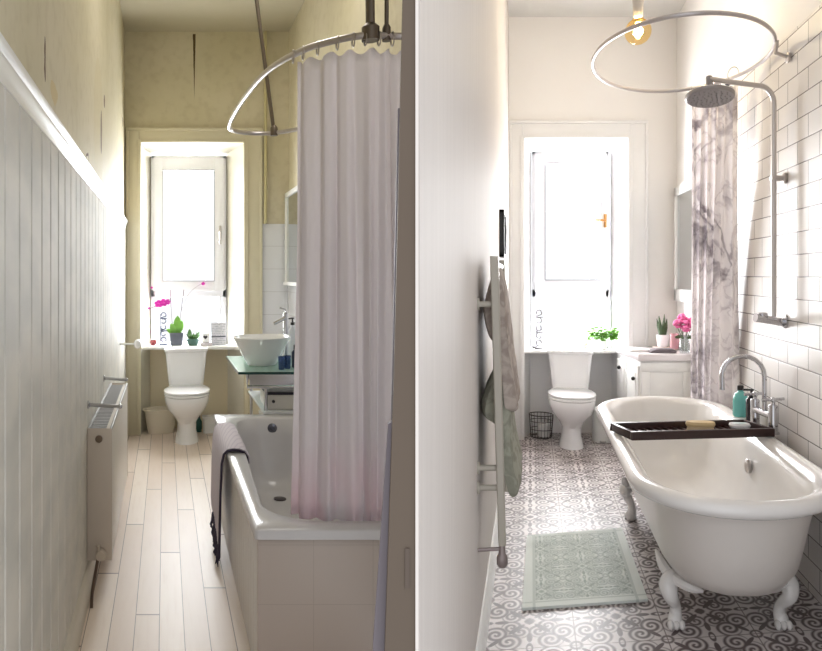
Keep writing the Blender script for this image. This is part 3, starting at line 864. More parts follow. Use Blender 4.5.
bm = B(); lathe(bm, [(.034, .156), (.034, .162), (.015, .164)], 0, .58); t.part('drain', bm, mat('drain_steel', (96, 90, 92), .3, .9))

# towel over the old tub rim
t = Thing('bath_mat', 'lilac grey bath mat hung over the tub rim, dark fringe', 'bath mat', OLD, .30, 3.66, 0, fit=True)
def drape(cross, ya, yb, ny, thick, wob=.004, hem=None):
    bm = B(); vs = []
    for j in range(ny + 1):
        s = j / ny; y = ya + (yb - ya) * s; row = []
        for i, (x, z) in enumerate(cross):
            zz_ = z if not hem else z + hem(s, i)
            row.append((x + wob * sin(j * 1.9 + z * 9), y, zz_))
        vs.append(row)
    n = len(cross)
    off = []
    for i in range(n):
        a = Vector(cross[max(i-1, 0)]); b = Vector(cross[min(i+1, n-1)]); d = (b - a).normalized(); off.append(Vector((-d.y, d.x)) * thick)
    V1 = [[bm.verts.new(p) for p in r] for r in vs]
    V2 = [[bm.verts.new((p[0] + off[i].x, p[1], p[2] + off[i].y)) for i, p in enumerate(r)] for r in vs]
    for j in range(ny):
        for i in range(n - 1):
            bm.faces.new((V1[j][i], V1[j][i+1], V1[j+1][i+1], V1[j+1][i])); bm.faces.new((V2[j][i], V2[j+1][i], V2[j+1][i+1], V2[j][i+1]))
        for i in (0, n - 1): bm.faces.new((V1[j][i], V1[j+1][i], V2[j+1][i], V2[j][i]))
    for j in (0, ny):
        for i in range(n - 1): bm.faces.new((V1[j][i], V1[j][i+1], V2[j][i+1], V2[j][i]))
    bmesh.ops.recalc_face_normals(bm, faces=bm.faces[:])
    return bm
cr = [(-.035, .10), (-.032, .2), (-.028, .35), (-.022, .5), (-.012, .545), (.005, .562), (.03, .566), (.06, .564), (.085, .555), (.10, .53), (.103, .50)]
def matcol(nt, x, y, z):
    l = ((z * 1.0 + x) / .022).fract().lt(.3)
    return mixc(nt, l * .5, lin((218, 210, 218)), lin((190, 180, 196)))
t.part('cloth', drape(cr, -.30, .30, 14, .008, .002, lambda s, i: (.10 * s - .05) if i == 0 else 0), cloth_mat('lilac_cloth', (190, 180, 198), matcol, .05))
bm = B(); pts = [(x - .006, -.305, z) for x, z in cr]; pts[0] = (pts[0][0], -.305, .045); tube(bm, pts, .006, 6); t.part('edging', bm, mat('dark_fringe', (62, 54, 74), .9), label='dark edging along the near side')
bm = B()
for j in range(16):
    s = j / 25; y = -.3 + .6 * s; z = .055 + .10 * s
    tube(bm, [(-.043, y, z + .03), (-.05 + .01 * sin(j * 2.3), y + .01 * sin(j), z - .01), (-.046 + .012 * sin(j * 4.1), y, z - .05)], [.008, .007, .003], 5)
t.part('fringe', bm, mat('dark_fringe', (62, 54, 74), .9), label='ragged dark fringe along the hem')

# old shower rail, supports and curtain
ZR = 2.277
rail_px = [(.87 + .21, 2.50), (.87, 2.56), (.739, 2.55), (.633, 2.607), (.53, 2.73), (.439, 2.995), (.39, 3.45), (.372, 3.95), (.40, 4.2), (.525, 4.30), (.668, 4.29), (.80, 4.17), (.93, 3.98), (1.085, 3.80)]
t = Thing('shower_rail', 'curved metal shower curtain rail hung from the old ceiling', 'shower rail', OLD, 0, 0, ZR, fit=True)
bm = B(); tube(bm, smoothpath([(x, y, 0) for x, y in rail_px], 8), .013, 12); t.part('rail', bm, dark_metal)
for (xb, yb, xt, rr) in ((.668, 4.287, .50, .012), (.75, 2.555, .735, .017), (.81, 2.56, .815, .008)):
    bm = B(); tube(bm, [(xb, yb, 0), (xt, yb, HO - ZR)], rr); lathe(bm, [(rr * 1.9, -.018), (rr * 1.9, .03), (rr, .045)], xb, yb, n=12)
    lathe(bm, [(rr * 3, HO - ZR - .012), (rr * 3, HO - ZR)], xt, yb, n=16)
    t.part('support_rod', bm, mat('support_rod_metal', (104, 94, 84), .4, .7))

def curtain(top, bot, zt, zb, folds, amp, n=160, rows=24, pinch=.35, hem=0.02):
    bm = B(); grid = []
    def along(path, s):
        s = s * (len(path) - 1); i = min(int(s), len(path) - 2); f = s - i
        a, b = Vector(path[i]), Vector(path[i+1]); d = (b - a); p = a + d * f
        nrm = Vector((-d.y, d.x)).normalized() if d.length > 1e-6 else Vector((0, 1))
        return p, nrm
    for r in range(rows + 1):
        v = r / rows; row = []
        for i in range(n + 1):
            s = i / n
            pt, nt_ = along(top, s); pb, nb = along(bot, s)
            p = pt.lerp(pb, v); nr = nt_.lerp(nb, v).normalized()
            ph = folds * 2 * pi * (s + .012 * sin(s * 17 + v * 2))
            a = amp * (pinch + (1 - pinch) * min(1, v * 2.5)) * (.7 + .3 * sin(s * 23 + 1))
            q = p + nr * a * (sin(ph) + .25 * sin(2.3 * ph + v * 3))
            z = zt + (zb - zt) * v
            if r == 0: z -= hem * (1 - cos(folds * 2 * pi * s)) * .5
            row.append(bm.verts.new((q.x, q.y, z)))
        grid.append(row)
    for r in range(rows):
        for i in range(n): bm.faces.new((grid[r][i], grid[r][i+1], grid[r+1][i+1], grid[r+1][i]))
    bmesh.ops.recalc_face_normals(bm, faces=bm.faces[:])
    return bm
def solid(o, th=.002):
    md = o.modifiers.new('thickness', 'SOLIDIFY'); md.thickness = th; return o
def oldcurt(nt, x, y, z):
    pk = noise(nt, x * 2, y * 2, z, 3, 2)
    return mixc(nt, (1.0 - z).ramp(.1, .6) * pk.ramp(.3, .6) * .5, lin((240, 236, 238)), lin((246, 214, 222)))
m_oc = cloth_mat('white_curtain_fabric', (220, 212, 216), oldcurt, .6)
t = Thing('shower_curtain', 'long white shower curtain hanging into the old tub', 'shower curtain', OLD, 0, 0, 0, fit=True)
top = [(.515, 2.72), (.55, 2.66), (.62, 2.60), (.68, 2.57), (.76, 2.555), (.82, 2.56), (.87, 2.585)]
bot = [(.468, 2.62), (.53, 2.58), (.62, 2.56), (.70, 2.54), (.76, 2.53), (.83, 2.53), (.87, 2.54)]
solid(t.part('cloth', curtain(top, bot, ZR - .045, .505, 6, .03), m_oc, smooth=80))
for i, (x, y) in enumerate([(.505, 2.76), (.535, 2.715), (.58, 2.66), (.64, 2.60), (.69, 2.565), (.73, 2.55), (.78, 2.55), (.83, 2.555)]):
    bm = B(); tube(bm, [(x, y + .001 * 0 + .019 * sin(a), ZR - .012 + .026 * cos(a)) for a in [2*pi*k/14 for k in range(14)]], .0028, 6, closed=True)
    t.part('hook', bm, dark_metal)
t = Thing('shower_riser', 'thin chrome shower pipe between the white curtain and jamb', 'shower pipe', OLD, .985, 2.95, .78, fit=True)
bm = B(); tube(bm, [(0, 0, 0), (0, 0, 1.52)], .012); t.part('pipe', bm, brushed)
bm = B(); tube(bm, [(-.03, 0, 1.475), (.105, 0, 1.53)], .011); t.part('bracket', bm, chrome)
bm = B(); tube(bm, [(-.0, 0, .02), (.105, 0, .02)], .015); t.part('elbow', bm, chrome)

# ================================================================== NEW ROOM THINGS
# freestanding bath
TX, TY = .787, 3.455; hx, hy = .403, 1.09
t = Thing('bathtub', 'freestanding white roll top bath with claw feet', 'bathtub', NEW, TX, TY, 0, fit=True)
def orng(d, z, dy=None):
    dy = d if dy is None else dy
    rx = max(.02, hx - d - .012); ry = max(.02, .40 - dy * .6)
    return rrect(-hx + d, hx - d, -hy + dy, hy - dy, rx, ry, z, 14)
bm = B()
loft(bm, [orng(.31, .185, .36), orng(.235, .20, .26), orng(.175, .235, .18), orng(.14, .29, .135), orng(.122, .38, .105), orng(.108, .47, .08), orng(.09, .545, .062), orng(.07, .565, .055)], cap1=False)
body = t.part('body', bm, tub_body, smooth=80)
bm = B()
loft(bm, [orng(.07, .562, .055), orng(.03, .563), orng(.01, .574), orng(0, .592), orng(.004, .610), orng(.02, .624), orng(.04, .628), orng(.058, .622), orng(.075, .612), orng(.092, .592), orng(.118, .50, .115), orng(.134, .40, .145), orng(.158, .30, .2), orng(.22, .235, .3), orng(.29, .215, .42)], cap0=False)
t.part('rim_and_basin', bm, enamel, smooth=80)
def foot(sx_, sy_):
    bm = B()
    P = [(.215, .66, .205), (.235, .69, .20), (.25, .70, .17), (.245, .72, .135), (.222, .69, .09), (.218, .68, .055), (.222, .69, .03), (.222, .69, .0)]
    R = [.015, .034, .04, .03, .022, .025, .03, .026]
    sh = -.12 if sy_ > 0 else -.03
    pts = smoothpath([(sx_ * (x - .01), sy_ * (y + sh), z) for x, y, z in P], 4)
    rr = []
    for i in range(len(R) - 1):
        for j in range(4): rr.append(R[i] + (R[i+1] - R[i]) * j / 4)
    rr.append(R[-1]); tube(bm, pts, rr, 12)
    for a in (-.028, 0, .028):
        ball(bm, (sx_ * .212 + a * .8, sy_ * (.715 + sh), .019), .017, .8, 1.5, 1.1, 8)
    # wing hugging the tub
    tube(bm, smoothpath([(sx_ * .12, sy_ * (.78 + sh), .18), (sx_ * .19, sy_ * (.74 + sh), .195), (sx_ * .24, sy_ * (.67 + sh), .215), (sx_ * .272, sy_ * (.59 + sh), .27)]), [.005, .01, .015, .019] + [.022] * 11 + [.018, .013, .009, .004], 8)
    return bm
for a in (-1, 1):
    for b in (-1, 1): t.part('claw_foot', foot(a, b), enamel)
bm = B(); lathe(bm, [(.0, 0), (.03, 0), (.034, -.006), (.034, -.016), (.026, -.022), (.008, -.024)], 0, 0, 20, axis='x')
for v in bm.verts: v.co = Vector((v.co.x + hx - .125, v.co.y - .05, v.co.z + .475))
t.part('overflow', bm, brushed)

# bath caddy
t = Thing('bath_caddy', 'dark wooden caddy lying across the freestanding bath', 'bath caddy', NEW, .785, 3.42, .63, rot=.36)
bm = B()
for yy in (-.11, .09): box(bm, -.365, .355, yy, yy + .022, 0, .04, .003)
t.part('side_rail', bm, dark_wood)
bm = B()
for i in range(2): box(bm, (-.365, .335)[i], (-.345, .355)[i], -.088, .09, 0, .04, .003)
for i in range(17): box(bm, -.335 + i * .04, -.32 + i * .04, -.09, .09, .004, .014)
t.part('slat', bm, dark_wood)
t = Thing('soap_brush', 'pale wooden brush lying on the dark bath caddy', 'brush', NEW, .83, 3.43, .645, rot=.2)
bm = B(); loft(bm, [ell(0, 0, .065, .03, .02, e=2.4), ell(0, 0, .07, .034, .03, e=2.4), ell(0, 0, .066, .03, .042, e=2.4)]); t.part('handle', bm, mat('pale_wood', (222, 196, 148), .5, 0, .1, 20))
bm = B(); loft(bm, [ell(0, 0, .065, .028, 0, e=2.4), ell(0, 0, .06, .028, .02, e=2.4)]); t.part('bristles', bm, mat('bristle', (212, 192, 158), .9))
single('soap_bar', 'white soap bar at the wall end of the bath caddy', 'soap', NEW, 1.04, 3.49, .645, loft(B(), [ell(0, 0, .045, .025, 0, e=3), ell(0, 0, .05, .03, .012, e=3), ell(0, 0, .044, .025, .022, e=3)]), ceramic, rot=.2)

# bath tap
t = Thing('bath_tap', 'chrome swan neck bath mixer tap on the rim', 'tap', NEW, 1.18, 3.50, .628)
for yy, xx_ in ((-.075, .005), (.085, -.03)):
    bm = B(); lathe(bm, [(.028, 0), (.028, .008), (.021, .014), (.021, .135), (.017, .142), (.009, .144), (.009, .16)], xx_, yy, 20)
    p = t.part('pillar', bm, chrome)
    bm = B(); tube(bm, [(xx_ - .05, yy, .162), (xx_ + .055, yy + .01, .172)], .0075); ball(bm, (xx_, yy, .165), .014); t.part('lever', bm, chrome, p)
bm = B(); tube(bm, [(.005, -.075, .085), (-.03, .085, .09)], .019); t.part('crossbar', bm, chrome)
bm = B()
arc = [(-.012, 0, .09), (-.012, 0, .26)] + [(-.012 - .1 + .1 * cos(a), -.01 * a, .27 + .1 * sin(a)) for a in [pi * i / 10 for i in range(11)]] + [(-.212, -.035, .20)]
tube(bm, arc, .0115, 12); t.part('spout', bm, chrome)
t = Thing('soap_bottle', 'clear bottle of teal liquid soap beside the bath tap', 'bottle', NEW, 1.155, 3.86, .626)
bm = B(); lathe(bm, [(.034, 0), (.038, .01), (.038, .09), (.030, .125), (.014, .138), (.014, .145)]); t.part('bottle', bm, teal_liquid)
bm = B(); lathe(bm, [(.016, .146), (.016, .168), (.012, .172)]); t.part('cap', bm, black)
t = Thing('soap_bottle', 'dark pump bottle between the teal soap and bath tap', 'bottle', NEW, 1.165, 3.70, .626)
bm = B(); lathe(bm, [(.024, 0), (.026, .01), (.026, .12), (.012, .138)]); t.part('bottle', bm, mat('dark_bottle', (40, 36, 42), .25))
bm = B(); lathe(bm, [(.014, .139), (.014, .155), (.006, .156), (.006, .17)]); tube(bm, [(.01, 0, .172), (-.04, 0, .172)], .006); t.part('pump', bm, black)

# shower set
xp, yp = 1.18, 3.40
t = Thing('shower_set', 'exposed steel shower with round rain head on tiled wall', 'shower', NEW, xp, yp, 1.18, fit=True)
bm = B()
pts = [(0, 0, 0), (0, 0, 1.05)] + [(-.09 + .09 * cos(a), -.02 * sin(a), 1.05 + .09 * sin(a)) for a in [pi/2 * i / 8 for i in range(1, 9)]] + [(-.33, -.06, 1.16)]
tube(bm, pts, .0125, 12); t.part('riser_pipe', bm, brushed)
bm = B(); lathe(bm, [(.014, 1.175), (.017, 1.168), (.017, 1.12), (.03, 1.105), (.110, 1.085), (.116, 1.08), (.116, 1.068), (.11, 1.062)], 0, 0, 32)
for i in range(60):
    r = .104 * sqrt((i + .5) / 60); a = i * 2.39996; lathe(bm, [(.004, 1.0625), (.0035, 1.058)], r * cos(a), r * sin(a), 6)
bmesh.ops.rotate(bm, verts=bm.verts[:], cent=(0, 0, 1.12), matrix=Matrix.Rotation(radians(-9), 3, 'X'))
for v in bm.verts: v.co += Vector((-.328, -.06, -.0))
t.part('shower_head', bm, mat('shower_head_grey', (150, 146, 146), .4, .6))
bm = B(); tube(bm, [(-.10, -.03, .02), (.06, .012, -.008)], .021, 14); t.part('thermostatic_bar', bm, chrome)
bm = B(); lathe(bm, [(.035, .058), (.035, .05), (.017, .045), (.017, 0)], 0, 0, 16, axis='x'); t.part('wall_mount', bm, chrome)
bm = B(); lathe(bm, [(.02, 0), (.024, .015), (.024, .04), (.015, .045)], -.06, -.018, 16); t.part('knob', bm, chrome)
bm = B(); tube(bm, [(-.015, 0, .695), (.045, 0, .695)], .014); lathe(bm, [(.028, .058), (.028, .046), (.016, .04)], 0, .695, 16, axis='x'); t.part('wall_bracket', bm, brushed)

# curtain ring, hook and marble curtain
RX, RY, RZ = .76, 3.59, 2.513
ra, rb = .44, .63
t = Thing('curtain_ring', 'large oval metal curtain ring above the freestanding bath', 'curtain rail', NEW, RX, RY, RZ, fit=True)
bm = B(); tube(bm, [(ra * cos(a), rb * sin(a), 0) for a in [2*pi*i/72 for i in range(72)]], .0105, 10, closed=True); t.part('ring', bm, dark_metal)
bm = B(); tube(bm, [(.40, -.29, 0), (.40, -.27, -.055), (.468, -.25, -.07)], .010); lathe(bm, [(.026, .47), (.026, .462), (.013, .455)], -.25, -.07, 16, axis='x'); t.part('wall_bracket', bm, brushed)
t = Thing('curtain_hook', 'thin white hook with a black ball on the ring', 'hook', NEW, RX + .42, RY + .25, RZ, fit=True)
bm = B(); tube(bm, smoothpath([(-.04, 0, .0), (-.05, 0, .03), (-.08, 0, .03), (-.10, 0, 0), (-.10, 0, -.03)]), .004, 6); t.part('wire', bm, white_gloss)
bm = B(); ball(bm, (-.10, 0, -.05), .02, seg=12); t.part('ball', bm, black)
def marble(nt, x, y, z):
    n = noise(nt, x * 1.4, y * 1.4, z, 3.0, 6, 1.6)
    v = 1 - (n - .5).abs().ramp(.0, .09)
    n2 = noise(nt, x, y, z + 3, 6.0, 5, 1.0); v2 = 1 - (n2 - .52).abs().ramp(.0, .04)
    sm = noise(nt, x, y, z + 8, 2.2, 3)
    f = (v * sm.ramp(.35, .65) * .7 + v2 * .25).min(.85)
    return mixc(nt, f + sm.ramp(.5, .8) * .12, lin((255, 252, 252)), lin((158, 148, 156)))
m_mb = cloth_mat('marble_print_fabric', (230, 222, 226), marble, .5)
t = Thing('shower_curtain', 'marble print shower curtain bunched behind the rain shower head', 'shower curtain', NEW, 0, 0, 0, fit=True)
def rp(a): return (RX + ra * cos(a), RY + rb * sin(a))
top = [rp(radians(d)) for d in (64, 58, 51, 44, 36, 28)]
bot = [(1.05, 4.62), (1.08, 4.60), (1.13, 4.56), (1.17, 4.51), (1.20, 4.42), (1.228, 4.12)]
solid(t.part('cloth', curtain(top, bot, RZ - .04, .47, 6, .026), m_mb, smooth=80))
for d in (64, 57, 50, 43, 36):
    x, y = rp(radians(d)); bm = B()
    tube(bm, [(x + .014 * sin(a) * .6, y + .014 * sin(a) * .8, RZ - .013 + .025 * cos(a)) for a in [2*pi*k/14 for k in range(14)]], .0025, 6, closed=True)
    t.part('hook', bm, dark_metal)

# pendant bulb
yb_ = 4.2; xb_ = (638 - 531) * yb_ / F; zb_ = zz(NEW, 31, yb_)
t = Thing('pendant_lamp', 'hanging amber globe bulb with glowing filament', 'lamp', NEW, xb_, yb_, zb_)
bm = B(); ball(bm, (0, 0, -.004), .075, 1, 1, 1.03, 24); lathe(bm, [(.06, .045), (.035, .068), (.024, .085), (.022, .1)], cap=False)
t.part('globe', bm, glass_mat('amber_glass', (255, 238, 196), .06))
bm = B()
for k in range(8):
    a = 2 * pi * k / 8; tube(bm, [(.008 * cos(a), .008 * sin(a), -.045), (.014 * cos(a), .014 * sin(a), .05)], .0032, 6)
fm = bpy.data.materials.new('filament'); fm.use_nodes = True; fb = fm.node_tree.nodes['Principled BSDF']
fb.inputs['Emission Color'].default_value = (1, .75, .38, 1); fb.inputs['Emission Strength'].default_value = 7
t.part('filament', bm, fm)
bm = B(); lathe(bm, [(.023, .085), (.027, .095), (.03, .13), (.032, .19), (.02, .21), (.006, .22)], n=20); t.part('socket', bm, mat('grey_white_socket', (196, 190, 184), .4))
bm = B(); tube(bm, [(0, 0, .21), (0, 0, HN - zb_)], .004, 6); lathe(bm, [(.01, HN - zb_ - .04), (.045, HN - zb_ - .012), (.045, HN - zb_)]); t.part('cord', bm, white_gloss)
pl = bpy.data.lights.new('bulb_light', 'POINT'); pl.energy = 22; pl.color = (1, .97, .97); pl.shadow_soft_size = .03
po = bpy.data.objects.new('bulb_light', pl); po.location = (0, 0, 0); po.parent = t.e; COL.objects.link(po)

# mirror on new wall
t = Thing('wall_mirror', 'white framed mirror above the white vanity cabinet', 'mirror', NEW, RN, 5.45, 1.19, fit=True)
bm = B(); L = .5
for y0, y1 in ((-L, -L + .08), (L - .08, L)): box(bm, -.035, 0, y0, y1, 0, .96, .005)
for z0, z1 in ((0, .1), (.88, .96)): box(bm, -.035, 0, -L, L, z0, z1, .005)
t.part('frame', bm, white_gloss)
bm = B(); box(bm, -.02, -.014, -L + .07, L - .07, .09, .89); t.part('mirror_glass', bm, mat('mirror', (200, 206, 210), .04, 1))

# picture frames on the left wall of the new room
for i, (yy, z0, z1, dp) in enumerate(((4.36, 1.515, 1.80, .030), (4.75, 1.55, 1.79, .022))):
    t = Thing('picture_frame', ('dark nearer' if i == 0 else 'grey farther') + ' picture frame seen edge on above the towel radiator', 'picture frame', NEW, LN, yy, z0, fit=True)
    bm = B(); w = .16; h = z1 - z0
    box(bm, 0, dp, -w, -w + .02, 0, h, .002); box(bm, 0, dp, w - .02, w, 0, h, .002); box(bm, 0, dp, -w, w, 0, .02, .002); box(bm, 0, dp, -w, w, h - .02, h, .002)
    t.part('frame', bm, black if i == 0 else mat('grey_frame', (92, 92, 92), .4))
    bm = B(); box(bm, .002, .012, -w + .015, w - .015, .015, h - .015); t.part('picture', bm, mat('grey_print', (150, 150, 152), .4, 0, .4, 8))

# towel radiator: flat posts, rungs, valves
t = Thing('towel_radiator', 'pale grey ladder towel radiator seen edge on', 'towel radiator', NEW, -.118, 2.46, .45, fit=True)
pm = mat('towel_radiator_paint', (176, 170, 158), .3)
def post(y0):
    bm = B(); loft(bm, [rrect(-.013 + .016, .014 + .016, y0, y0 + .035, .006, .006, 0, 4), rrect(-.015 - .012, .015 - .012, y0, y0 + .035, .006, .006, 1.02, 4)]); return bm
t.part('post', post(0), pm); t.part('post', post(.62), pm)
for z in (.19, .45, .55, .65, .76, .90, .99):
    bm = B(); xo = .014 - .027 * z / 1.02; tube(bm, [(xo, .01, z), (xo, .64, z)], .011); t.part('rung', bm, pm)
for z in (.2, .27, .85):
    bm = B(); tube(bm, [(0, .02, z), (-.072, .02, z)], .011); lathe(bm, [(.022, -.072), (.022, -.064)], .02, z, 12, axis='x'); t.part('wall_bracket', bm, pm)
bm = B(); lathe(bm, [(.009, .02), (.011, 0), (.012, -.03), (.018, -.04), (.02, -.045), (.02, -.07), (.014, -.08)], .016, .018, 14)
tube(bm, [(.016, .018, -.015), (-.07, .018, -.02)], .007)
t.part('valve', bm, mat('valve_grey', (150, 138, 136), .3, .4))

def towel(name, label, x, y, cross, ya, yb, m, wob=.006, hem=None):
    o = single(name, label, 'towel', NEW, x, y, 0, drape(cross, ya, yb, 22, .012, wob, hem), m, fit=True, smooth=80)
    return o
def weave(c1, c2):
    def f(nt, x, y, z):
        n = noise(nt, x, y, z, 60, 3); n2 = noise(nt, x * 1, y, z, 18, 3, 1.0)
        return mixc(nt, (n * .4 + n2.ramp(.4, .6) * .6), lin(c1), lin(c2))
    return f
tm1 = cloth_mat('taupe_towel', (180, 165, 155), weave((196, 184, 174), (150, 136, 128)), .1)
tm2 = cloth_mat('sage_towel', (160, 160, 145), weave((176, 176, 160), (136, 136, 122)), .1)
def hung_towel(label, outline, y0, y1, m, seed):
    """bulky folded towel: outline of its near end (pixels at y0) swept along the rungs with soft ripples"""
    rnd = random.Random(seed); bm = B(); pts = smoothpath([((px - 531) * 2.52 / F, 0, 1.4 + (276 - py) * 2.52 / F) for px, py in outline + outline[:1]], 4)[:-1]
    cx_ = sum(p.x for p in pts) / len(pts); cz = sum(p.z for p in pts) / len(pts)
    rings = []; n = 16
    for j in range(n + 1):
        s_ = j / n; sc = 1 - .22 * (max(0, 1 - s_ * 8) ** 2 + max(0, 1 - (1 - s_) * 8) ** 2)
        rings.append([(-.105 + (p.x + .105) * sc + .004 * sin(s_ * 19 + p.z * 14), (y1 - y0) * s_, cz + (p.z - cz) * (1 - (1 - sc) * .25) + .006 * sin(s_ * 11 + p.x * 60)) for p in pts])
    loft(bm, rings)
    single('towel', label, 'towel', NEW, 0, y0, 0, bm, m, fit=True, smooth=80)
hung_towel('taupe towel on the upper rungs of the radiator', [(497,267),(503,290),(508,330),(511,360),(514,378),(517,398),(517,410),(506,412),(501,380),(497,345),(491,338),(486,328),(482,312),(484,300),(490,280)], 2.505, 2.98, tm1, 3)
hung_towel('sage green towel on the lower rungs of the radiator', [(497,366),(505,378),(509,400),(512,440),(516,465),(520,482),(519,495),(510,499),(504,470),(500,430),(492,421),(482,418),(481,403),(487,386)], 2.515, 2.97, tm2, 5)

# bath mat
def matpat(nt, b, X, Y, Z):
    Yr = Y - X * .15
    U = ((X + .055) / .2).fract() * 2 - 1; V = ((Yr - 2.95) / .24).fract() * 2 - 1
    e = ((X - .235).abs().lt(.215)) * ((Yr - 3.36).abs().lt(.37))
    m_ = scroll(nt, U, V, .08) * e
    fr = (((X - .235).abs() - .222).abs().lt(.006)).max(((Yr - 3.36).abs() - .385).abs().lt(.006))
    m2 = m_.max(fr * .5)
    n = noise(nt, X, Y, 0, 150, 2)
    c = mixc(nt, m2 * .75 + n * .1, lin((236, 242, 238)), lin((158, 172, 166)))
    nt.links.new(c, b.inputs['Base Color'])
    set_bump(nt, b, (1 - m2) + n * .4, .6, .006)
m_mat = node_mat('mint_mat_pattern', NEW, matpat, .95)
bm = B()
cs = [(-.0376, 2.925), (.502, 3.006), (.502, 3.86), (-.023, 3.745)]
vs = []; N = 24
for k in (0, 1):
    layer = []
    for j in range(N + 1):
        row = []
        for i in range(N + 1):
            u, v = i / N, j / N
            x = (cs[0][0] * (1-u) + cs[1][0] * u) * (1-v) + (cs[3][0] * (1-u) + cs[2][0] * u) * v
            y = (cs[0][1] * (1-u) + cs[1][1] * u) * (1-v) + (cs[3][1] * (1-u) + cs[2][1] * u) * v
            rip = .014 * math.exp(-((v - .86) / .035) ** 2) * max(0, 1 - u * 1.3)
            row.append(bm.verts.new((x - .23, y - 3.4, .001 if k == 0 else .013 + rip)))
        layer.append(row)
    vs.append(layer)
for j in range(N):
    for i in range(N):
        bm.faces.new((vs[1][j][i], vs[1][j][i+1], vs[1][j+1][i+1], vs[1][j+1][i])); bm.faces.new((vs[0][j+1][i], vs[0][j+1][i+1], vs[0][j][i+1], vs[0][j][i]))
for i in range(N):
    for a, b, c, d in ((vs[0][0][i], vs[0][0][i+1], vs[1][0][i+1], vs[1][0][i]), (vs[0][N][i+1], vs[0][N][i], vs[1][N][i], vs[1][N][i+1]),
                       (vs[0][i+1][0], vs[0][i][0], vs[1][i][0], vs[1][i+1][0]), (vs[0][i][N], vs[0][i+1][N], vs[1][i+1][N], vs[1][i][N])):
        bm.faces.new((a, b, c, d))
single('bath_mat', 'mint green woven bath mat on the patterned floor', 'bath mat', NEW, .23, 3.4, 0, bm, m_mat, fit=True)

# wire basket with toilet roll
t = Thing('wire_basket', 'round dark wire basket on the floor left of the toilet', 'basket', NEW, .088, 6.10, 0)
bm = B()
for z, r in ((.004, .088), (.07, .092), (.14, .098), (.195, .102)):
    tube(bm, [(r * cos(a), r * sin(a), z) for a in [2*pi*i/28 for i in range(28)]], .003 if z < .19 else .0045, 6, closed=True)
for i in range(20):
    a = 2 * pi * i / 20; tube(bm, [(.088 * cos(a), .088 * sin(a), .004), (.102 * cos(a), .102 * sin(a), .195)], .002, 5)
for i in range(-3, 4): tube(bm, [(i * .025, -sqrt(.0077 - (i * .025) ** 2), .004), (i * .025, sqrt(.0077 - (i * .025) ** 2), .004)], .002, 5)
t.part('wire_frame', bm, mat('dark_wire', (70, 60, 60), .4, .6))
t = Thing('toilet_roll', 'white toilet roll standing inside the wire basket', 'toilet roll', NEW, .11, 6.09, .008)
bm = B(); lathe(bm, [(.02, 0), (.052, 0), (.054, .004), (.054, .108), (.052, .112), (.02, .112), (.02, .0)], n=28, cap=False); t.part('paper', bm, mat('tissue', (238, 236, 234), .95))
bm = B(); lathe(bm, [(.017, 0), (.0195, 0), (.0195, .111), (.017, .111), (.017, 0)], n=20, cap=False); t.part('core', bm, mat('cardboard', (150, 128, 110), .9))
t = Thing('pedal_bin', 'small white round pedal bin between toilet and cabinet', 'bin', NEW, .60, 5.93, 0)
bm = B(); lathe(bm, [(.078, 0), (.08, .01), (.08, .25)], n=32); t.part('body', bm, white_gloss)
bm = B(); lathe(bm, [(.082, .251), (.082, .268), (.07, .282), (.03, .29)], n=32); t.part('lid', bm, white_gloss)
bm = B(); box(bm, -.025, .025, -.10, -.07, .012, .022, .003); t.part('pedal', bm, brushed)

# vanity
t = Thing('vanity_cabinet', 'white vanity cabinet with black knobs under the mirror', 'vanity', NEW, 1.0, 5.65, 0, fit=True)
A, Bq, C, D = (-.26, .33), (-.155, -.255), (.238, -.255), (.238, .33)
bm = B(); prism(bm, [A, Bq, C, D], 0, .745, .003); t.part('carcass', bm, white_gloss)
bm = B(); prism(bm, [(A[0] - .02, .335), (Bq[0] - .02, -.28), (.24, -.28), (.24, .335)], .747, .80, .005); t.part('countertop', bm, mat('grey_white_counter', (222, 216, 218), .25))
def on_face(s, off):         # point along the A->B face
    return (Bq[0] + (A[0] - Bq[0]) * s - off, Bq[1] + (A[1] - Bq[1]) * s)
for (s0, s1, z0, z1, ks, kz) in ((.04, .48, .04, .70, .12, .60), (.52, .96, .38, .70, .74, .64), (.52, .96, .04, .35, .74, .30)):
    bm = B(); a, b = on_face(s0, .0), on_face(s1, .0); a2, b2 = on_face(s0, .016), on_face(s1, .016); prism(bm, [a, b, b2, a2], z0, z1, .002)
    a3, b3 = on_face(s0 + .07, .022), on_face(s1 - .07, .022); a4, b4 = on_face(s0 + .07, .014), on_face(s1 - .07, .014); prism(bm, [a4, b4, b3, a3], z0 + .05, z1 - .05, .002)
    nm = 'door' if z1 - z0 > .5 else 'drawer'
    dr = t.part(nm, bm, white_gloss)
    kx, ky = on_face(ks, .036); bm = B(); ball(bm, (kx, ky, kz), .016); tube(bm, [(kx, ky, kz), (kx + .02, ky, kz)], .006); t.part('knob', bm, black, dr)
bm = B()
for (x0, x1, z0, z1) in ((-.15, .235, .66, .735), (-.15, .235, .02, .08), (-.15, -.085, .08, .66), (.17, .235, .08, .66)): box(bm, x0, x1, -.263, -.255, z0, z1, .002)
t.part('side_moulding', bm, white_gloss)
ZC = .801
t = Thing('cactus_pot', 'dark green spiky plant in a white pot by mirror', 'plant', NEW, sx(663, 5.75, NEW), 5.75, ZC + .018)
bm = B(); lathe(bm, [(.036, 0), (.045, .01), (.052, .10), (.046, .10), (.044, .085)], n=24); t.part('pot', bm, ceramic)
bm = B()
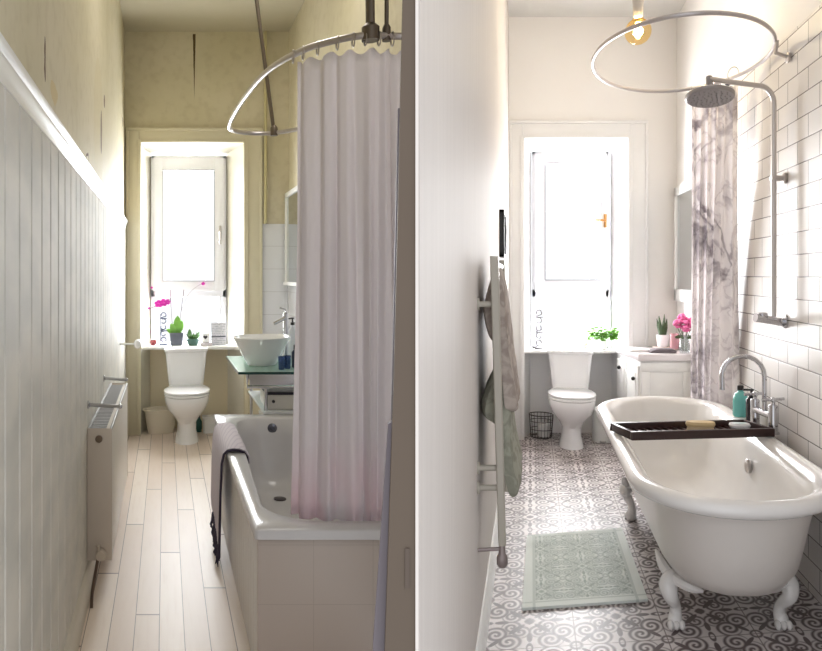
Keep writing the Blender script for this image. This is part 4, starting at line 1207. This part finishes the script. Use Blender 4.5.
for k in range(16):
    a = k * 2.4; h = .08 + .11 * random.random(); r = .015 + .03 * random.random()
    tube(bm, [(r * cos(a) * .4, r * sin(a) * .4, .08), (r * cos(a), r * sin(a), .08 + h * .6), (r * cos(a) * 1.3, r * sin(a) * 1.3, .08 + h)], [.012, .011, .002], 6)
t.part('spikes', bm, dark_leaf)
single('tray', 'small pale tray under the spiky plant on the cabinet', 'tray', NEW, sx(667, 5.74, NEW), 5.74, ZC, box(B(), -.10, .10, -.07, .07, 0, .016, .005), mat('pale_pink_tray', (224, 206, 200), .4))
t = Thing('candle_jar', 'pale pink glass candle jar next to the spiky plant', 'candle', NEW, sx(674.5, 5.60, NEW), 5.60, ZC + .018)
bm = B(); lathe(bm, [(.03, 0), (.034, .005), (.034, .12), (.03, .12), (.03, .01)]); t.part('jar', bm, glass_mat('pink_glass', (246, 214, 218), .15, .35, (236, 200, 208)))
bm = B(); lathe(bm, [(.028, .012), (.028, .07), (.01, .072)]); t.part('wax', bm, mat('pink_wax', (236, 200, 200), .6))
t = Thing('flower_vase', 'pink peonies in a clear glass vase on the cabinet', 'vase of flowers', NEW, sx(684.5, 5.44, NEW), 5.44, ZC)
bm = B(); lathe(bm, [(.03, 0), (.038, .01), (.04, .06), (.028, .11), (.04, .14), (.037, .14), (.025, .11), (.036, .06), (.03, .014)]); t.part('vase', bm, clear_glass)
bm = B()
for k in range(6):
    a = k * 1.05; tube(bm, [(.015 * cos(a), .015 * sin(a), .015), (.03 * cos(a), .02 * sin(a), .15), (.055 * cos(a), .04 * sin(a), .21)], .003, 5); leaf(bm, (.02 * cos(a), .015 * sin(a), .13), (.07 * cos(a), .05 * sin(a), .12), .014)
t.part('stems', bm, dark_leaf)
for c, r in (((-.045, -.02, .23), .042), ((.02, -.04, .245), .046), ((.06, 0, .215), .04), ((-.01, .02, .27), .04), ((0, -.05, .20), .036)):
    bm = B()
    for k in range(16):
        v = Vector((random.gauss(0, 1), random.gauss(0, 1), random.gauss(0, 1))).normalized() * r * .62
        ball(bm, Vector(c) + v, r * .42, 1, 1, .8, 8)
    t.part('bloom', bm, peony_pink)
t = Thing('magazine', 'folded white magazine at the corner of the cabinet top', 'magazine', NEW, sx(641, 5.55, NEW), 5.6, ZC, rot=.25)
bm = B(); prism(bm, [(-.12, 0), (.10, 0), (.10, .008), (0, .022), (-.12, .012)], -.08, .08, axis='y'); t.part('pages', bm, mat('paper_white', (230, 228, 226), .6))
t = Thing('face_cloth', 'dark grey folded face cloth on the cabinet top', 'cloth', NEW, sx(662, 5.48, NEW), 5.48, ZC, rot=.1)
bm = B(); prism(bm, [(-.09, 0), (.085, 0), (.1, .012), (.07, .034), (-.05, .03), (-.1, .01)], -.05, .05, .004, axis='y'); t.part('folds', bm, mat('grey_cloth', (112, 104, 108), .9, 0, .4, 40))

# plant and soap on new sill
t = Thing('potted_plant', 'bright green leafy plant in a white pot on sill', 'plant', NEW, sx(603, 6.12, NEW), 6.12, .759)
bm = B(); lathe(bm, [(.028, 0), (.034, .01), (.042, .075), (.037, .075), (.035, .06)], n=24); t.part('pot', bm, ceramic)
bm = B()
for k in range(170):
    th = random.uniform(0, 2 * pi); ph = random.uniform(0, 1); r = .10 * (random.random() ** .4)
    c = Vector((r * cos(th) * 1.25, r * sin(th) * .9, .13 + r * (ph - .45) * 1.1))
    ball(bm, c, .014 + .007 * random.random(), 1, 1, .45, 6)
for k in range(16):
    a = k * 2.4; tube(bm, [(0, 0, .06), (.06 * cos(a), .04 * sin(a), .13)], .002, 4)
t.part('foliage', bm, green_leaf)
single('shell', 'pale orange shell beside the leafy plant on sill', 'shell', NEW, sx(584, 6.1, NEW), 6.1, .759, loft(B(), [ell(0, 0, .02, .014, 0), ell(0, 0, .03, .02, .02), ell(.004, 0, .022, .015, .045), ell(.01, 0, .006, .005, .06)]), mat('shell_orange', (240, 214, 186), .5))
